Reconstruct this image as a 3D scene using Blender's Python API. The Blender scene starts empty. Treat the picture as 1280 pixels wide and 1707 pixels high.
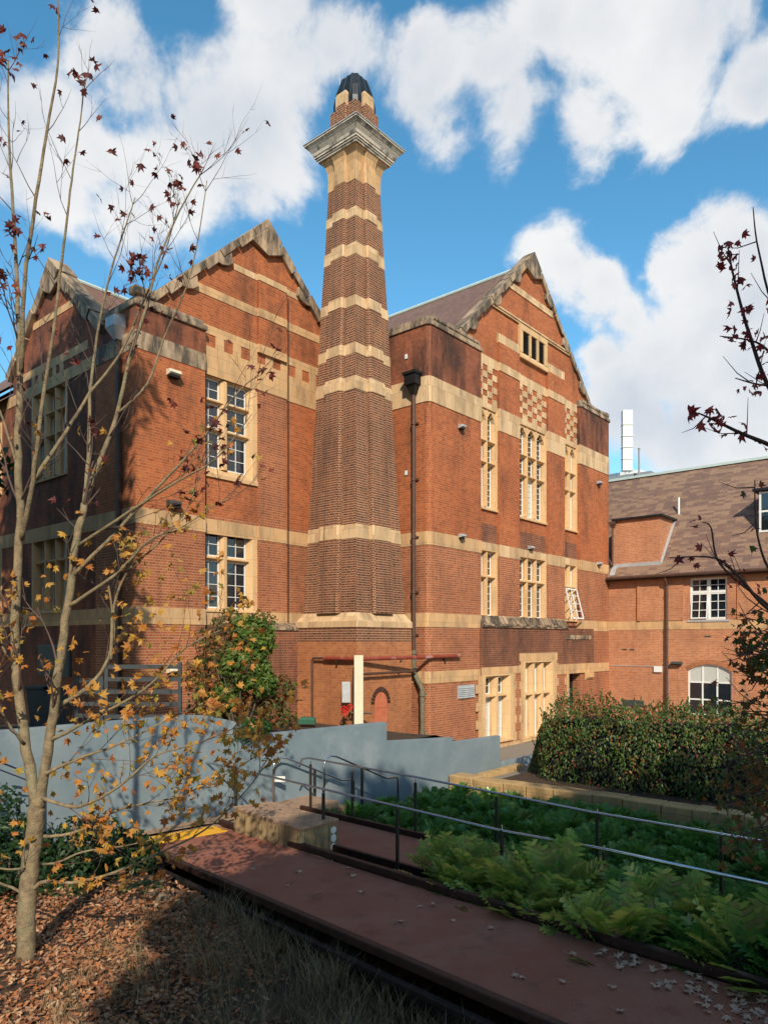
import bpy, bmesh, math, random
from mathutils import Vector, Matrix, noise
R=math.radians
rnd=random.Random(7)
# ------------------------------------------------------------ camera, world, sun
S=bpy.context.scene
S.render.engine='CYCLES'
S.render.resolution_x=767; S.render.resolution_y=1024
S.view_settings.view_transform='Standard'; S.view_settings.look='None'; S.view_settings.exposure=0.0; S.view_settings.gamma=1
CAMZ=4.3; F0=1215.0; HZ=1070.0
cd=bpy.data.cameras.new('camera'); cam=bpy.data.objects.new('camera',cd); S.collection.objects.link(cam)
cd.sensor_fit='HORIZONTAL'; cd.sensor_width=36; cd.lens=36*F0/1280; cd.shift_y=(HZ-853.5)/1280
cd.clip_start=0.1; cd.clip_end=2000
cam.location=(0,0,CAMZ); cam.rotation_euler=(R(90),0,0); S.camera=cam

SUN_EL=33.0; SUN_H=Vector((0.10,-1.0,0)).normalized()        # horizontal direction towards the sun
sd=(SUN_H*math.cos(R(SUN_EL))+Vector((0,0,math.sin(R(SUN_EL))))).normalized()
ld=bpy.data.lights.new('sun','SUN'); ld.energy=5.0; ld.angle=R(0.5); ld.color=(1.0,0.89,0.72)
lo=bpy.data.objects.new('sun',ld); S.collection.objects.link(lo); lo.rotation_euler=sd.to_track_quat('Z','Y').to_euler(); lo.location=(5,-20,30)

W=bpy.data.worlds.new('World'); S.world=W; W.use_nodes=True
def build_world():
    nt=W.node_tree; N=nt.nodes; L=nt.links; N.clear()
    out=N.new('ShaderNodeOutputWorld'); bg=N.new('ShaderNodeBackground')
    L.new(bg.outputs[0],out.inputs[0])
    sky=N.new('ShaderNodeTexSky'); sky.sky_type='NISHITA'; sky.sun_disc=False
    sky.sun_elevation=R(SUN_EL); sky.sun_rotation=math.atan2(SUN_H.x,SUN_H.y); sky.air_density=1.0; sky.dust_density=0.0; sky.ozone_density=2.5
    hs=N.new('ShaderNodeHueSaturation'); hs.inputs['Saturation'].default_value=1.22; hs.inputs['Hue'].default_value=0.482; hs.inputs['Value'].default_value=1.75
    L.new(sky.outputs[0],hs.inputs['Color'])
    tc=N.new('ShaderNodeTexCoord')
    # fbm noise used both to distort and to modulate the cloud cover
    def noise_(scale,detail,rough,off=0,dist=0):
        n=N.new('ShaderNodeTexNoise'); n.inputs['Scale'].default_value=scale; n.inputs['Detail'].default_value=detail; n.inputs['Roughness'].default_value=rough
        n.inputs['Distortion'].default_value=dist
        mp=N.new('ShaderNodeMapping'); mp.inputs['Location'].default_value=(off,off*1.7,-off)
        L.new(tc.outputs['Generated'],mp.inputs[0]); L.new(mp.outputs[0],n.inputs['Vector']); return n
    nd=noise_(3.2,7,0.6,1.3)
    sub=N.new('ShaderNodeVectorMath'); sub.operation='SUBTRACT'; sub.inputs[1].default_value=(.5,.5,.5); L.new(nd.outputs['Color'],sub.inputs[0])
    sc=N.new('ShaderNodeVectorMath'); sc.operation='SCALE'; sc.inputs['Scale'].default_value=0.16; L.new(sub.outputs[0],sc.inputs[0])
    add=N.new('ShaderNodeVectorMath'); add.operation='ADD'; L.new(tc.outputs['Generated'],add.inputs[0]); L.new(sc.outputs[0],add.inputs[1])
    blobs=[(720,170,95),(820,130,120),(900,60,150),(1000,60,160),(1100,70,160),(1180,20,120),(1130,170,90),(980,210,110),(850,215,105),(740,250,80),(1060,140,110),
           (690,110,60),
           (180,60,80),(230,130,80),(120,190,100),(190,240,120),(270,270,120),(360,260,130),(430,230,120),(490,180,90),(560,110,75),(585,80,50),(330,350,110),(230,360,100),(420,340,70),(130,330,80),
           (440,10,70),(40,260,60),
           (940,450,80),(1000,480,70),(1040,520,50),(1120,440,55),(1180,440,60),(1250,400,80),(1270,470,100),(1180,540,100),(1230,620,120),(1110,620,110),(1040,660,110),(1160,720,120),(1260,740,100),(1000,590,50),(1280,130,70),(1070,700,80),
           (1500,500,160),(-300,300,200),(1900,700,220),(1200,-400,200)]
    wispy=[(60,120,60),(300,130,45)]
    cur=None
    def addblob(px,py,r,w):
        nonlocal cur
        d=Vector(((px-640)/F0,1,(HZ-py)/F0)); k=d.length; d.normalize(); rr=r/F0/k*1.12
        dn=N.new('ShaderNodeVectorMath'); dn.operation='DISTANCE'; L.new(add.outputs[0],dn.inputs[0]); dn.inputs[1].default_value=d
        m=N.new('ShaderNodeMath'); m.operation='MULTIPLY_ADD'; L.new(dn.outputs['Value'],m.inputs[0]); m.inputs[1].default_value=-w/rr; m.inputs[2].default_value=w
        if cur is None: cur=m
        else:
            x=N.new('ShaderNodeMath'); x.operation='SMOOTH_MAX'; x.inputs[2].default_value=0.25; L.new(cur.outputs[0],x.inputs[0]); L.new(m.outputs[0],x.inputs[1]); cur=x
    for b in blobs: addblob(b[0],b[1],b[2]*(.95 if b[0]<600 and b[1]<420 and b[0]>0 else 1),.72 if (b[0]<600 and b[1]<420 and b[0]>0) else 1.0)
    for b in wispy: addblob(*b,0.45)
    def dirblob(d,rr,w=1.0):
        nonlocal cur
        d=Vector(d).normalized(); dn=N.new('ShaderNodeVectorMath'); dn.operation='DISTANCE'; L.new(add.outputs[0],dn.inputs[0]); dn.inputs[1].default_value=d
        m=N.new('ShaderNodeMath'); m.operation='MULTIPLY_ADD'; L.new(dn.outputs['Value'],m.inputs[0]); m.inputs[1].default_value=-w/rr; m.inputs[2].default_value=w
        x=N.new('ShaderNodeMath'); x.operation='SMOOTH_MAX'; x.inputs[2].default_value=0.25; L.new(cur.outputs[0],x.inputs[0]); L.new(m.outputs[0],x.inputs[1]); cur=x
    for d,rr in (((.2,-.7,1),.34),((.5,-1,.3),.36),((-.6,-1,.25),.3),((1.2,-.1,.5),.34),((0,.25,1),.25)): dirblob(d,rr,1.0)  # unseen clouds added behind and overhead as neutral fill light
    # finer noise breaks up the cloud edges
    nb=noise_(6.0,12,0.60,4.0,.25)
    mod=N.new('ShaderNodeMath'); mod.operation='MULTIPLY_ADD'; L.new(nb.outputs['Fac'],mod.inputs[0]); mod.inputs[1].default_value=2.3; mod.inputs[2].default_value=-1.24
    s=N.new('ShaderNodeMath'); s.operation='ADD'; L.new(cur.outputs[0],s.inputs[0]); L.new(mod.outputs[0],s.inputs[1])
    mr=N.new('ShaderNodeMapRange'); mr.interpolation_type='SMOOTHERSTEP'; mr.inputs['From Min'].default_value=-0.10; mr.inputs['From Max'].default_value=0.42; mr.inputs['To Max'].default_value=0.97
    L.new(s.outputs[0],mr.inputs['Value'])
    # cloud tone: soft greyer cores and bases against white edges
    ns=noise_(4.6,8,0.55,9.0)
    tone=N.new('ShaderNodeMath'); tone.operation='MULTIPLY_ADD'; L.new(cur.outputs[0],tone.inputs[0]); tone.inputs[1].default_value=0.20; L.new(ns.outputs['Fac'],tone.inputs[2])
    cr=N.new('ShaderNodeValToRGB'); e=cr.color_ramp.elements
    e[0].position=0.42; e[0].color=(8.4,8.4,8.3,1); e[1].position=0.80; e[1].color=(5.6,6.0,6.6,1)
    x=e.new(0.6); x.color=(7.4,7.5,7.65,1)
    L.new(tone.outputs[0],cr.inputs[0])
    mix=N.new('ShaderNodeMix'); mix.data_type='RGBA'; L.new(mr.outputs[0],mix.inputs['Factor']); L.new(hs.outputs[0],mix.inputs['A']); L.new(cr.outputs[0],mix.inputs['B'])
    L.new(mix.outputs['Result'],bg.inputs['Color']); bg.inputs['Strength'].default_value=0.115
build_world()

# ------------------------------------------------------------ helpers
C=S.collection
ANG=math.atan2(0.76,0.65); RB=Matrix.Rotation(ANG,3,'Z')      # building frame: x along the gable fronts, y into them
UX=Vector((math.cos(ANG),math.sin(ANG),0)); VY=Vector((-math.sin(ANG),math.cos(ANG),0))
def B2W(u,v,z=0): return Vector((u*UX.x+v*VY.x,u*UX.y+v*VY.y,z))
def W2B(x,y): return (x*UX.x+y*UX.y, x*VY.x+y*VY.y)
def at(px,py,Y): return Vector(((px-640)/F0*Y,Y,CAMZ+(HZ-py)/F0*Y))
def onz(px,py,z): Y=(CAMZ-z)*F0/(py-HZ); return Vector(((px-640)/F0*Y,Y,z))

def tag(o,label=None,cat=None,group=None,kind=None):
    if label: o['label']=label
    if cat: o['category']=cat
    if group: o['group']=group
    if kind: o['kind']=kind
    return o
def root(name,label,cat,loc,frame='W',group=None):
    o=bpy.data.objects.new(name,None); C.objects.link(o); o.empty_display_size=0.3
    if frame=='B': o.location=B2W(*loc); o.rotation_euler=(0,0,ANG)
    else: o.location=loc
    o['org']=list(loc) ; o['fr']=frame
    return tag(o,label,cat,group)
class MB:
    def __init__(s): s.v=[]; s.f=[]; s.m=[]
    def poly(s,pts,m=0):
        n=len(s.v); s.v+= [tuple(p) for p in pts]; s.f.append(tuple(range(n,n+len(pts)))); s.m.append(m)
    def box(s,a,b,m=0):
        x0,x1=sorted((a[0],b[0])); y0,y1=sorted((a[1],b[1])); z0,z1=sorted((a[2],b[2])); n=len(s.v)
        s.v+=[(x0,y0,z0),(x1,y0,z0),(x1,y1,z0),(x0,y1,z0),(x0,y0,z1),(x1,y0,z1),(x1,y1,z1),(x0,y1,z1)]
        for f in ((0,3,2,1),(4,5,6,7),(0,1,5,4),(1,2,6,5),(2,3,7,6),(3,0,4,7)): s.f.append(tuple(n+i for i in f)); s.m.append(m)
    def ext(s,pts,vec,m=0,cap=True):
        pts=[Vector(p) for p in pts]; vec=Vector(vec); n=len(pts); q=[p+vec for p in pts]
        # orient so that faces point outwards
        nn=Vector((0,0,0))
        for i in range(n): nn+=pts[i].cross(pts[(i+1)%n])
        if nn.dot(vec)<0: pts=pts[::-1]; q=q[::-1]
        k=len(s.v); s.v+=[tuple(p) for p in pts]+[tuple(p) for p in q]
        for i in range(n):
            j=(i+1)%n; s.f.append((k+i,k+j,k+n+j,k+n+i)); s.m.append(m)
        if cap: s.f.append(tuple(k+i for i in range(n))[::-1]); s.m.append(m); s.f.append(tuple(k+n+i for i in range(n))); s.m.append(m)
    def loft(s,rings,ms=0,cap0=True,cap1=True):
        k=len(s.v); n=len(rings[0])
        for r in rings: s.v+=[tuple(p) for p in r]
        for a in range(len(rings)-1):
            for i in range(n):
                j=(i+1)%n; s.f.append((k+a*n+i,k+a*n+j,k+(a+1)*n+j,k+(a+1)*n+i)); s.m.append(ms[a] if isinstance(ms,(list,tuple)) else ms)
        m0=ms[0] if isinstance(ms,(list,tuple)) else ms; m1=ms[-1] if isinstance(ms,(list,tuple)) else ms
        if cap0: s.f.append(tuple(k+i for i in range(n))[::-1]); s.m.append(m0)
        if cap1: s.f.append(tuple(k+(len(rings)-1)*n+i for i in range(n))); s.m.append(m1)
    def tube(s,pts,rad,n=8,m=0,cap=True):
        pts=[Vector(p) for p in pts]; rings=[]
        t=(pts[1]-pts[0]).normalized(); ref=Vector((0,0,1)) if abs(t.z)<.9 else Vector((1,0,0)); a=t.cross(ref).normalized()
        for i,p in enumerate(pts):
            t=((pts[min(i+1,len(pts)-1)]-pts[max(i-1,0)])).normalized()
            a=(a-t*a.dot(t)).normalized(); b=t.cross(a); r=rad[i] if isinstance(rad,(list,tuple)) else rad
            rings.append([p+(a*math.cos(2*math.pi*k/n)+b*math.sin(2*math.pi*k/n))*r for k in range(n)])
        s.loft(rings,m,cap,cap)
    def build(s,name,mats,parent=None,smooth=False,bevel=0,label=None,uv=True):
        org=Vector((0,0,0)); 
        if parent is not None:
            pp=parent
            while pp.parent is not None: pp=pp.parent
            if 'org' in pp: org=Vector(pp['org'])
        me=bpy.data.meshes.new(name)
        me.from_pydata([tuple(Vector(v)-org) for v in s.v],[],s.f)
        if not isinstance(mats,(list,tuple)): mats=[mats]
        for m in mats: me.materials.append(m)
        me.polygons.foreach_set('material_index',s.m)
        if smooth: me.polygons.foreach_set('use_smooth',[True]*len(s.f))
        if uv:
            ul=me.uv_layers.new(name='UVMap'); d=ul.data; li=0; Z=Vector((0,0,1))
            for f in s.f:
                pts=[Vector(s.v[i]) for i in f]; nn=Vector((0,0,0))
                for i in range(len(pts)): nn+=(pts[i]-pts[0]).cross(pts[(i+1)%len(pts)]-pts[0])
                if nn.length<1e-12: nn=Z.copy()
                nn.normalize(); t=Z.cross(nn)
                if t.length<.05: t=Vector((1,0,0)); b=Vector((0,1,0))
                else: t.normalize(); b=nn.cross(t)
                for p in pts: d[li].uv=(p.dot(t),p.dot(b)); li+=1
        me.update(); o=bpy.data.objects.new(name,me); C.objects.link(o)
        if parent is not None: o.parent=parent
        if bevel:
            bv=o.modifiers.new('bevel','BEVEL'); bv.width=bevel; bv.segments=2; bv.limit_method='ANGLE'; bv.angle_limit=R(40)
        if label: o['label']=label
        return o
def split_build(mb,name,mats,parent,**k):
    par=list(range(len(mb.v)))
    def find(a):
        while par[a]!=a: par[a]=par[par[a]]; a=par[a]
        return a
    for f in mb.f:
        a=find(f[0])
        for b in f[1:]: par[find(b)]=a
    groups={}
    for f,mi in zip(mb.f,mb.m): groups.setdefault(find(f[0]),[]).append((f,mi))
    for g in groups.values():
        q=MB(); idx={}
        for f,mi in g:
            for i in f:
                if i not in idx: idx[i]=len(q.v); q.v.append(mb.v[i])
            q.f.append(tuple(idx[i] for i in f)); q.m.append(mi)
        q.build(name,mats,parent,**k)
def bobj(mb,name,mats,label,cat,loc,frame='B',group=None,kind=None,**k):
    """single-mesh thing in building frame with its origin at loc"""
    t=type('x',(),{})
    me_off=Vector(loc); mb.v=[tuple(Vector(v)-me_off) for v in mb.v]
    vv=mb.v
    o=mb.build(name,mats,None,**k)
    if frame=='B': o.location=B2W(*loc); o.rotation_euler=(0,0,ANG)
    else: o.location=loc
    return tag(o,label,cat,group,kind)

# ------------------------------------------------------------ materials
def newmat(name):
    m=bpy.data.materials.new(name); m.use_nodes=True; nt=m.node_tree; b=nt.nodes['Principled BSDF']; b.inputs['Specular IOR Level'].default_value=0.3; return m,nt,nt.nodes,nt.links,b
def mixc(N,L,fac,a,b,mode='MIX'):
    x=N.new('ShaderNodeMix'); x.data_type='RGBA'; x.blend_type=mode
    for k,v in (('Factor',fac),('A',a),('B',b)):
        if hasattr(v,'links') or hasattr(v,'is_output'): L.new(v,x.inputs[k])
        elif k=='Factor': x.inputs[k].default_value=v
        else: x.inputs[k].default_value=(*v,1) if len(v)==3 else v
    return x.outputs['Result']
def ntex(N,L,vec,scale,detail=5,rough=.6,mapscale=None):
    n=N.new('ShaderNodeTexNoise'); n.inputs['Scale'].default_value=scale; n.inputs['Detail'].default_value=detail; n.inputs['Roughness'].default_value=rough
    if mapscale:
        mp=N.new('ShaderNodeMapping'); mp.inputs['Scale'].default_value=mapscale; L.new(vec,mp.inputs[0]); vec=mp.outputs[0]
    L.new(vec,n.inputs['Vector']); return n.outputs['Fac']
def rng(N,L,v,a,b,c=0,d=1):
    m=N.new('ShaderNodeMapRange'); m.inputs['From Min'].default_value=a; m.inputs['From Max'].default_value=b; m.inputs['To Min'].default_value=c; m.inputs['To Max'].default_value=d; L.new(v,m.inputs['Value']); return m.outputs[0]
def brickmat(name,c1,c2,mort,msize=.011,stain=.5,stcol=(.055,.032,.024),w=.24,h=.0857,var=.35,sthr=(.5,.68),bump=.12):
    m,nt,N,L,b=newmat(name)
    uv=N.new('ShaderNodeUVMap'); uv.uv_map='UVMap'; tc=N.new('ShaderNodeTexCoord')
    br=N.new('ShaderNodeTexBrick'); mpb=N.new('ShaderNodeMapping'); mpb.inputs['Scale'].default_value=(1.7,1,1); L.new(uv.outputs[0],mpb.inputs[0]); L.new(mpb.outputs[0],br.inputs['Vector'])
    br.inputs['Scale'].default_value=1; br.inputs['Brick Width'].default_value=w*1.7; br.inputs['Row Height'].default_value=h; br.inputs['Mortar Size'].default_value=msize; br.inputs['Mortar Smooth'].default_value=.25
    br.offset=.5; br.squash=.5; br.squash_frequency=2; br.inputs['Bias'].default_value=-.1
    br.inputs['Color1'].default_value=(*c1,1); br.inputs['Color2'].default_value=(*c2,1); br.inputs['Mortar'].default_value=(*mort,1)
    col=br.outputs['Color']
    n1=ntex(N,L,uv.outputs[0],2.2,6,.65); col=mixc(N,L,rng(N,L,n1,.35,.7,0,var),col,mixc(N,L,1,col,(1.25,1.05,.8),'MULTIPLY'))
    n2=ntex(N,L,uv.outputs[0],9,4,.6,(1,3,1)); col=mixc(N,L,rng(N,L,n2,.45,.7,0,.35),col,mixc(N,L,1,col,(.5,.45,.45),'MULTIPLY'))
    n5=ntex(N,L,uv.outputs[0],.35,7,.7); col=mixc(N,L,rng(N,L,n5,.38,.62,0,.55),col,mixc(N,L,1,col,(.62,.58,.6),'MULTIPLY'))
    n6=ntex(N,L,uv.outputs[0],1.0,6,.7,(3.2,.22,1)); col=mixc(N,L,rng(N,L,n6,.56,.72,0,.4),col,mixc(N,L,1,col,(.38,.36,.4),'MULTIPLY'))
    n3=ntex(N,L,uv.outputs[0],.55,8,.68,(1.6,.5,1)); 
    col=mixc(N,L,rng(N,L,n3,sthr[0],sthr[1],0,stain),col,stcol)
    L.new(col,b.inputs['Base Color']); b.inputs['Roughness'].default_value=.88
    bp=N.new('ShaderNodeBump'); bp.invert=True; bp.inputs['Strength'].default_value=bump; bp.inputs['Distance'].default_value=.012; L.new(br.outputs['Fac'],bp.inputs['Height']); L.new(bp.outputs[0],b.inputs['Normal'])
    return m
def stonemat(name,c1,c2,bw=.75,bh=.42,joint=.006,jc=(.28,.2,.12),stain=.35,stcol=(.07,.055,.045),sthr=(.52,.7),rough=.85,fs=3.):
    m,nt,N,L,b=newmat(name); uv=N.new('ShaderNodeUVMap'); uv.uv_map='UVMap'
    br=N.new('ShaderNodeTexBrick'); L.new(uv.outputs[0],br.inputs['Vector']); br.inputs['Scale'].default_value=1
    br.inputs['Brick Width'].default_value=bw; br.inputs['Row Height'].default_value=bh; br.inputs['Mortar Size'].default_value=joint; br.inputs['Mortar Smooth'].default_value=.3
    br.inputs['Color1'].default_value=(*c1,1); br.inputs['Color2'].default_value=(*c2,1); br.inputs['Mortar'].default_value=(*jc,1)
    col=br.outputs['Color']
    n1=ntex(N,L,uv.outputs[0],fs,7,.6,(1,2.2,1)); col=mixc(N,L,rng(N,L,n1,.3,.72,0,.5),col,mixc(N,L,1,col,(1.12,.86,.62),'MULTIPLY'))
    n3=ntex(N,L,uv.outputs[0],.9,8,.7,(2.2,.6,1)); col=mixc(N,L,rng(N,L,n3,sthr[0],sthr[1],0,stain),col,stcol)
    L.new(col,b.inputs['Base Color']); b.inputs['Roughness'].default_value=rough
    n4=ntex(N,L,uv.outputs[0],14,6,.7); bp=N.new('ShaderNodeBump'); bp.inputs['Strength'].default_value=.35; bp.inputs['Distance'].default_value=.02; L.new(n4,bp.inputs['Height']); L.new(bp.outputs[0],b.inputs['Normal'])
    return m
def plain(name,c,rough=.6,metal=0,var=.25,scale=6,c2=None,bump=.1,spec=.3,wear=None):
    m,nt,N,L,b=newmat(name); tc=N.new('ShaderNodeTexCoord')
    n=ntex(N,L,tc.outputs['Object'],scale,6,.65)
    c2=c2 or tuple(x*(1-var) for x in c)
    col=mixc(N,L,rng(N,L,n,.3,.7),c,c2)
    if wear:
        n2=ntex(N,L,tc.outputs['Object'],scale*.35,7,.7); col=mixc(N,L,rng(N,L,n2,wear[1],wear[1]+.15,0,wear[2]),col,wear[0])
    L.new(col,b.inputs['Base Color']); b.inputs['Roughness'].default_value=rough; b.inputs['Metallic'].default_value=metal; b.inputs['Specular IOR Level'].default_value=spec
    if bump:
        n3=ntex(N,L,tc.outputs['Object'],scale*5,5,.6); bp=N.new('ShaderNodeBump'); bp.inputs['Strength'].default_value=bump; bp.inputs['Distance'].default_value=.02; L.new(n3,bp.inputs['Height']); L.new(bp.outputs[0],b.inputs['Normal'])
    return m
def leafmat(name,cols,trans=.35,rough=.5,island=True):
    m,nt,N,L,b=newmat(name)
    g=N.new('ShaderNodeNewGeometry'); cr=N.new('ShaderNodeValToRGB'); cr.color_ramp.interpolation='LINEAR'
    e=cr.color_ramp.elements
    for i,c in enumerate(cols):
        p=i/(len(cols)-1)
        if i==0: x=e[0]; x.position=0
        elif i==len(cols)-1: x=e[1] if len(e)==2 and i==1 else e[-1]; x.position=1
        else: x=e.new(p)
        x.color=(*c,1)
    L.new(g.outputs['Random Per Island'],cr.inputs[0])
    L.new(cr.outputs[0],b.inputs['Base Color']); b.inputs['Roughness'].default_value=rough
    tr=N.new('ShaderNodeBsdfTranslucent'); L.new(cr.outputs[0],tr.inputs[0]); mx=N.new('ShaderNodeMixShader'); mx.inputs[0].default_value=trans
    L.new(b.outputs[0],mx.inputs[1]); L.new(tr.outputs[0],mx.inputs[2]); L.new(mx.outputs[0],N['Material Output'].inputs[0])
    return m
def glassmat(name,c=(.012,.018,.025),rough=.04,spec=.9):
    m,nt,N,L,b=newmat(name); b.inputs['Base Color'].default_value=(*c,1); b.inputs['Roughness'].default_value=rough; b.inputs['Specular IOR Level'].default_value=spec
    tc=N.new('ShaderNodeTexCoord'); n=ntex(N,L,tc.outputs['Object'],1.6,3,.5); bp=N.new('ShaderNodeBump'); bp.inputs['Strength'].default_value=.12; bp.inputs['Distance'].default_value=.05; L.new(n,bp.inputs['Height']); L.new(bp.outputs[0],b.inputs['Normal'])
    return m
M={}
M['brick']=brickmat('red_brick',(.50,.14,.048),(.31,.08,.03),(.46,.225,.11),stain=.6)
M['brick_soot_shade']=brickmat('soot_and_shade_brick',(.36,.10,.045),(.22,.06,.03),(.30,.15,.09),stain=.8,sthr=(.44,.62),stcol=(.04,.025,.02))  # soot, plus the wall's shade put into a darker brick colour
M['brick_low']=brickmat('red_brick_pale_joint',(.42,.13,.055),(.26,.075,.035),(.48,.29,.17),msize=.012,stain=.35)
M['brick_soot']=brickmat('sooty_brick',(.36,.11,.05),(.24,.07,.035),(.26,.13,.08),stain=.85,sthr=(.42,.6),stcol=(.035,.022,.018))
M['brick_dark']=brickmat('damp_dark_brick',(.27,.09,.045),(.15,.055,.035),(.36,.21,.13),stain=.65,sthr=(.44,.62))
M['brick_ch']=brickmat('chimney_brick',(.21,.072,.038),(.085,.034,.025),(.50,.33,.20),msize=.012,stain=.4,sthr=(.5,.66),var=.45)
M['brick_base']=brickmat('orange_brick',(.48,.19,.075),(.36,.12,.05),(.44,.24,.13),msize=.01,stain=.4,stcol=(.1,.05,.03))
M['brick_wing']=brickmat('pale_orange_brick',(.55,.235,.11),(.42,.155,.075),(.56,.36,.24),msize=.010,stain=.25,stcol=(.2,.1,.06))
M['stone']=stonemat('golden_sandstone',(.62,.40,.205),(.52,.35,.19),stain=.45,sthr=(.47,.66))
M['stone_p']=stonemat('pale_sandstone',(.68,.50,.30),(.50,.35,.20),bw=.42,bh=.6,stain=.5,sthr=(.48,.68))
M['stone_w']=stonemat('weathered_sandstone',(.40,.31,.22),(.48,.36,.24),bw=.62,bh=.6,stain=.92,sthr=(.40,.58),stcol=(.06,.05,.042))
M['stone_g']=stonemat('grey_cornice_stone',(.62,.58,.50),(.55,.52,.46),bw=.7,bh=1.0,stain=.85,sthr=(.5,.62),stcol=(.07,.065,.06))
M['moss']=stonemat('mossy_ledge_stone',(.30,.22,.15),(.46,.35,.24),bw=.3,bh=.3,stain=.9,sthr=(.42,.55),stcol=(.035,.03,.024))
M['jamb']=stonemat('dressed_sandstone',(.66,.45,.24),(.58,.40,.22),bw=3,bh=.6,joint=.004,stain=.3,sthr=(.5,.7))
M['edge_stone']=stonemat('yellow_sandstone_edging',(.52,.36,.17),(.44,.30,.14),bw=.9,bh=.3,joint=.008,stain=.6,sthr=(.45,.7),stcol=(.12,.085,.05),fs=5)
M['rock']=plain('dirty_sandstone_rock',(.26,.19,.12),.9,0,.4,8,c2=(.12,.09,.06),bump=.5)
M['bench_stone']=stonemat('streaked_bench_stone',(.50,.37,.2),(.42,.31,.17),bw=.55,bh=.6,joint=.008,jc=(.12,.09,.05),stain=.85,sthr=(.40,.62),stcol=(.07,.055,.035),fs=6)
def slatemat(name,cols,w=.28,h=.14,stain=.2):
    m,nt,N,L,b=newmat(name); uv=N.new('ShaderNodeUVMap'); uv.uv_map='UVMap'
    br=N.new('ShaderNodeTexBrick'); L.new(uv.outputs[0],br.inputs['Vector']); br.inputs['Scale'].default_value=1; br.inputs['Brick Width'].default_value=w; br.inputs['Row Height'].default_value=h; br.inputs['Mortar Size'].default_value=.006
    br.inputs['Color1'].default_value=(*cols[0],1); br.inputs['Color2'].default_value=(*cols[1],1); br.inputs['Mortar'].default_value=(cols[0][0]*.45,cols[0][1]*.45,cols[0][2]*.45,1)
    # patches of other tile colours: cell noise on the same grid
    mp=N.new('ShaderNodeMapping'); mp.inputs['Scale'].default_value=(1/(w*1.0),1/h,1); L.new(uv.outputs[0],mp.inputs[0])
    fl=N.new('ShaderNodeVectorMath'); fl.operation='FLOOR'; L.new(mp.outputs[0],fl.inputs[0])
    wn=N.new('ShaderNodeTexWhiteNoise'); wn.noise_dimensions='2D'; L.new(fl.outputs[0],wn.inputs['Vector'])
    n1=ntex(N,L,fl.outputs[0],.12,3,.6)
    ad=N.new('ShaderNodeMath'); ad.operation='MULTIPLY_ADD'; L.new(n1,ad.inputs[0]); ad.inputs[1].default_value=2.2; L.new(wn.outputs['Value'],ad.inputs[2])
    col=mixc(N,L,rng(N,L,ad.outputs[0],1.5,1.8,0,.5),br.outputs['Color'],cols[2])
    col=mixc(N,L,rng(N,L,ad.outputs[0],.75,.55,0,.6),col,cols[3])
    n3=ntex(N,L,uv.outputs[0],1.2,7,.7); col=mixc(N,L,rng(N,L,n3,.5,.7,0,stain),col,(.05,.04,.035))
    L.new(col,b.inputs['Base Color']); b.inputs['Roughness'].default_value=.75
    # courses overlap: saw-tooth bump
    sp=N.new('ShaderNodeSeparateXYZ'); L.new(mp.outputs[0],sp.inputs[0]); fr=N.new('ShaderNodeMath'); fr.operation='FRACT'; L.new(sp.outputs['Y'],fr.inputs[0])
    bp=N.new('ShaderNodeBump'); bp.invert=True; bp.inputs['Strength'].default_value=.6; bp.inputs['Distance'].default_value=.02; L.new(fr.outputs[0],bp.inputs['Height']); L.new(bp.outputs[0],b.inputs['Normal'])
    return m
M['tiles']=slatemat('brown_shingle_tiles',((.20,.115,.085),(.15,.085,.065),(.24,.14,.1),(.12,.07,.055)),w=.17,h=.1)
M['slate']=slatemat('mottled_slate_tiles',((.21,.125,.09),(.165,.10,.08),(.36,.23,.14),(.15,.115,.11)),w=.40,h=.16)
M['lead']=plain('dark_lead',(.035,.042,.048),.42,.5,.4,5)
M['grey_lead']=plain('grey_lead_flashing',(.55,.57,.58),.5,.3,.3,4)
M['copper']=plain('pale_green_ridge_cap',(.55,.66,.62),.6,.1,.15,3)
M['white']=plain('white_paint',(.78,.78,.75),.5,0,.08,5,bump=.03)
M['frame']=plain('cream_white_window_metal',(.78,.77,.72),.5,0,.1,5,bump=.03)
M['glass']=glassmat('dark_glass'); M['glass2']=glassmat('brownish_glass',(.05,.035,.028))
M['blind']=plain('white_blind_behind_glass',(.52,.53,.50),.35,0,.06,3,bump=0,spec=.6)
M['black']=plain('black_metal',(.02,.02,.021),.5,.3,.2,6,bump=.03)
M['pipe']=plain('brown_painted_pipe',(.12,.065,.045),.55,.1,.35,5,bump=.05)
M['pipe_g']=plain('corroded_green_pipe',(.19,.19,.12),.7,.1,.5,9,c2=(.12,.09,.06))
M['pipe_r']=plain('peeling_red_pipe',(.30,.06,.035),.6,.05,.3,4,wear=((.55,.38,.33),.52,.8))
M['red']=plain('bright_red_paint',(.55,.02,.015),.35,0,.1,4)
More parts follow.
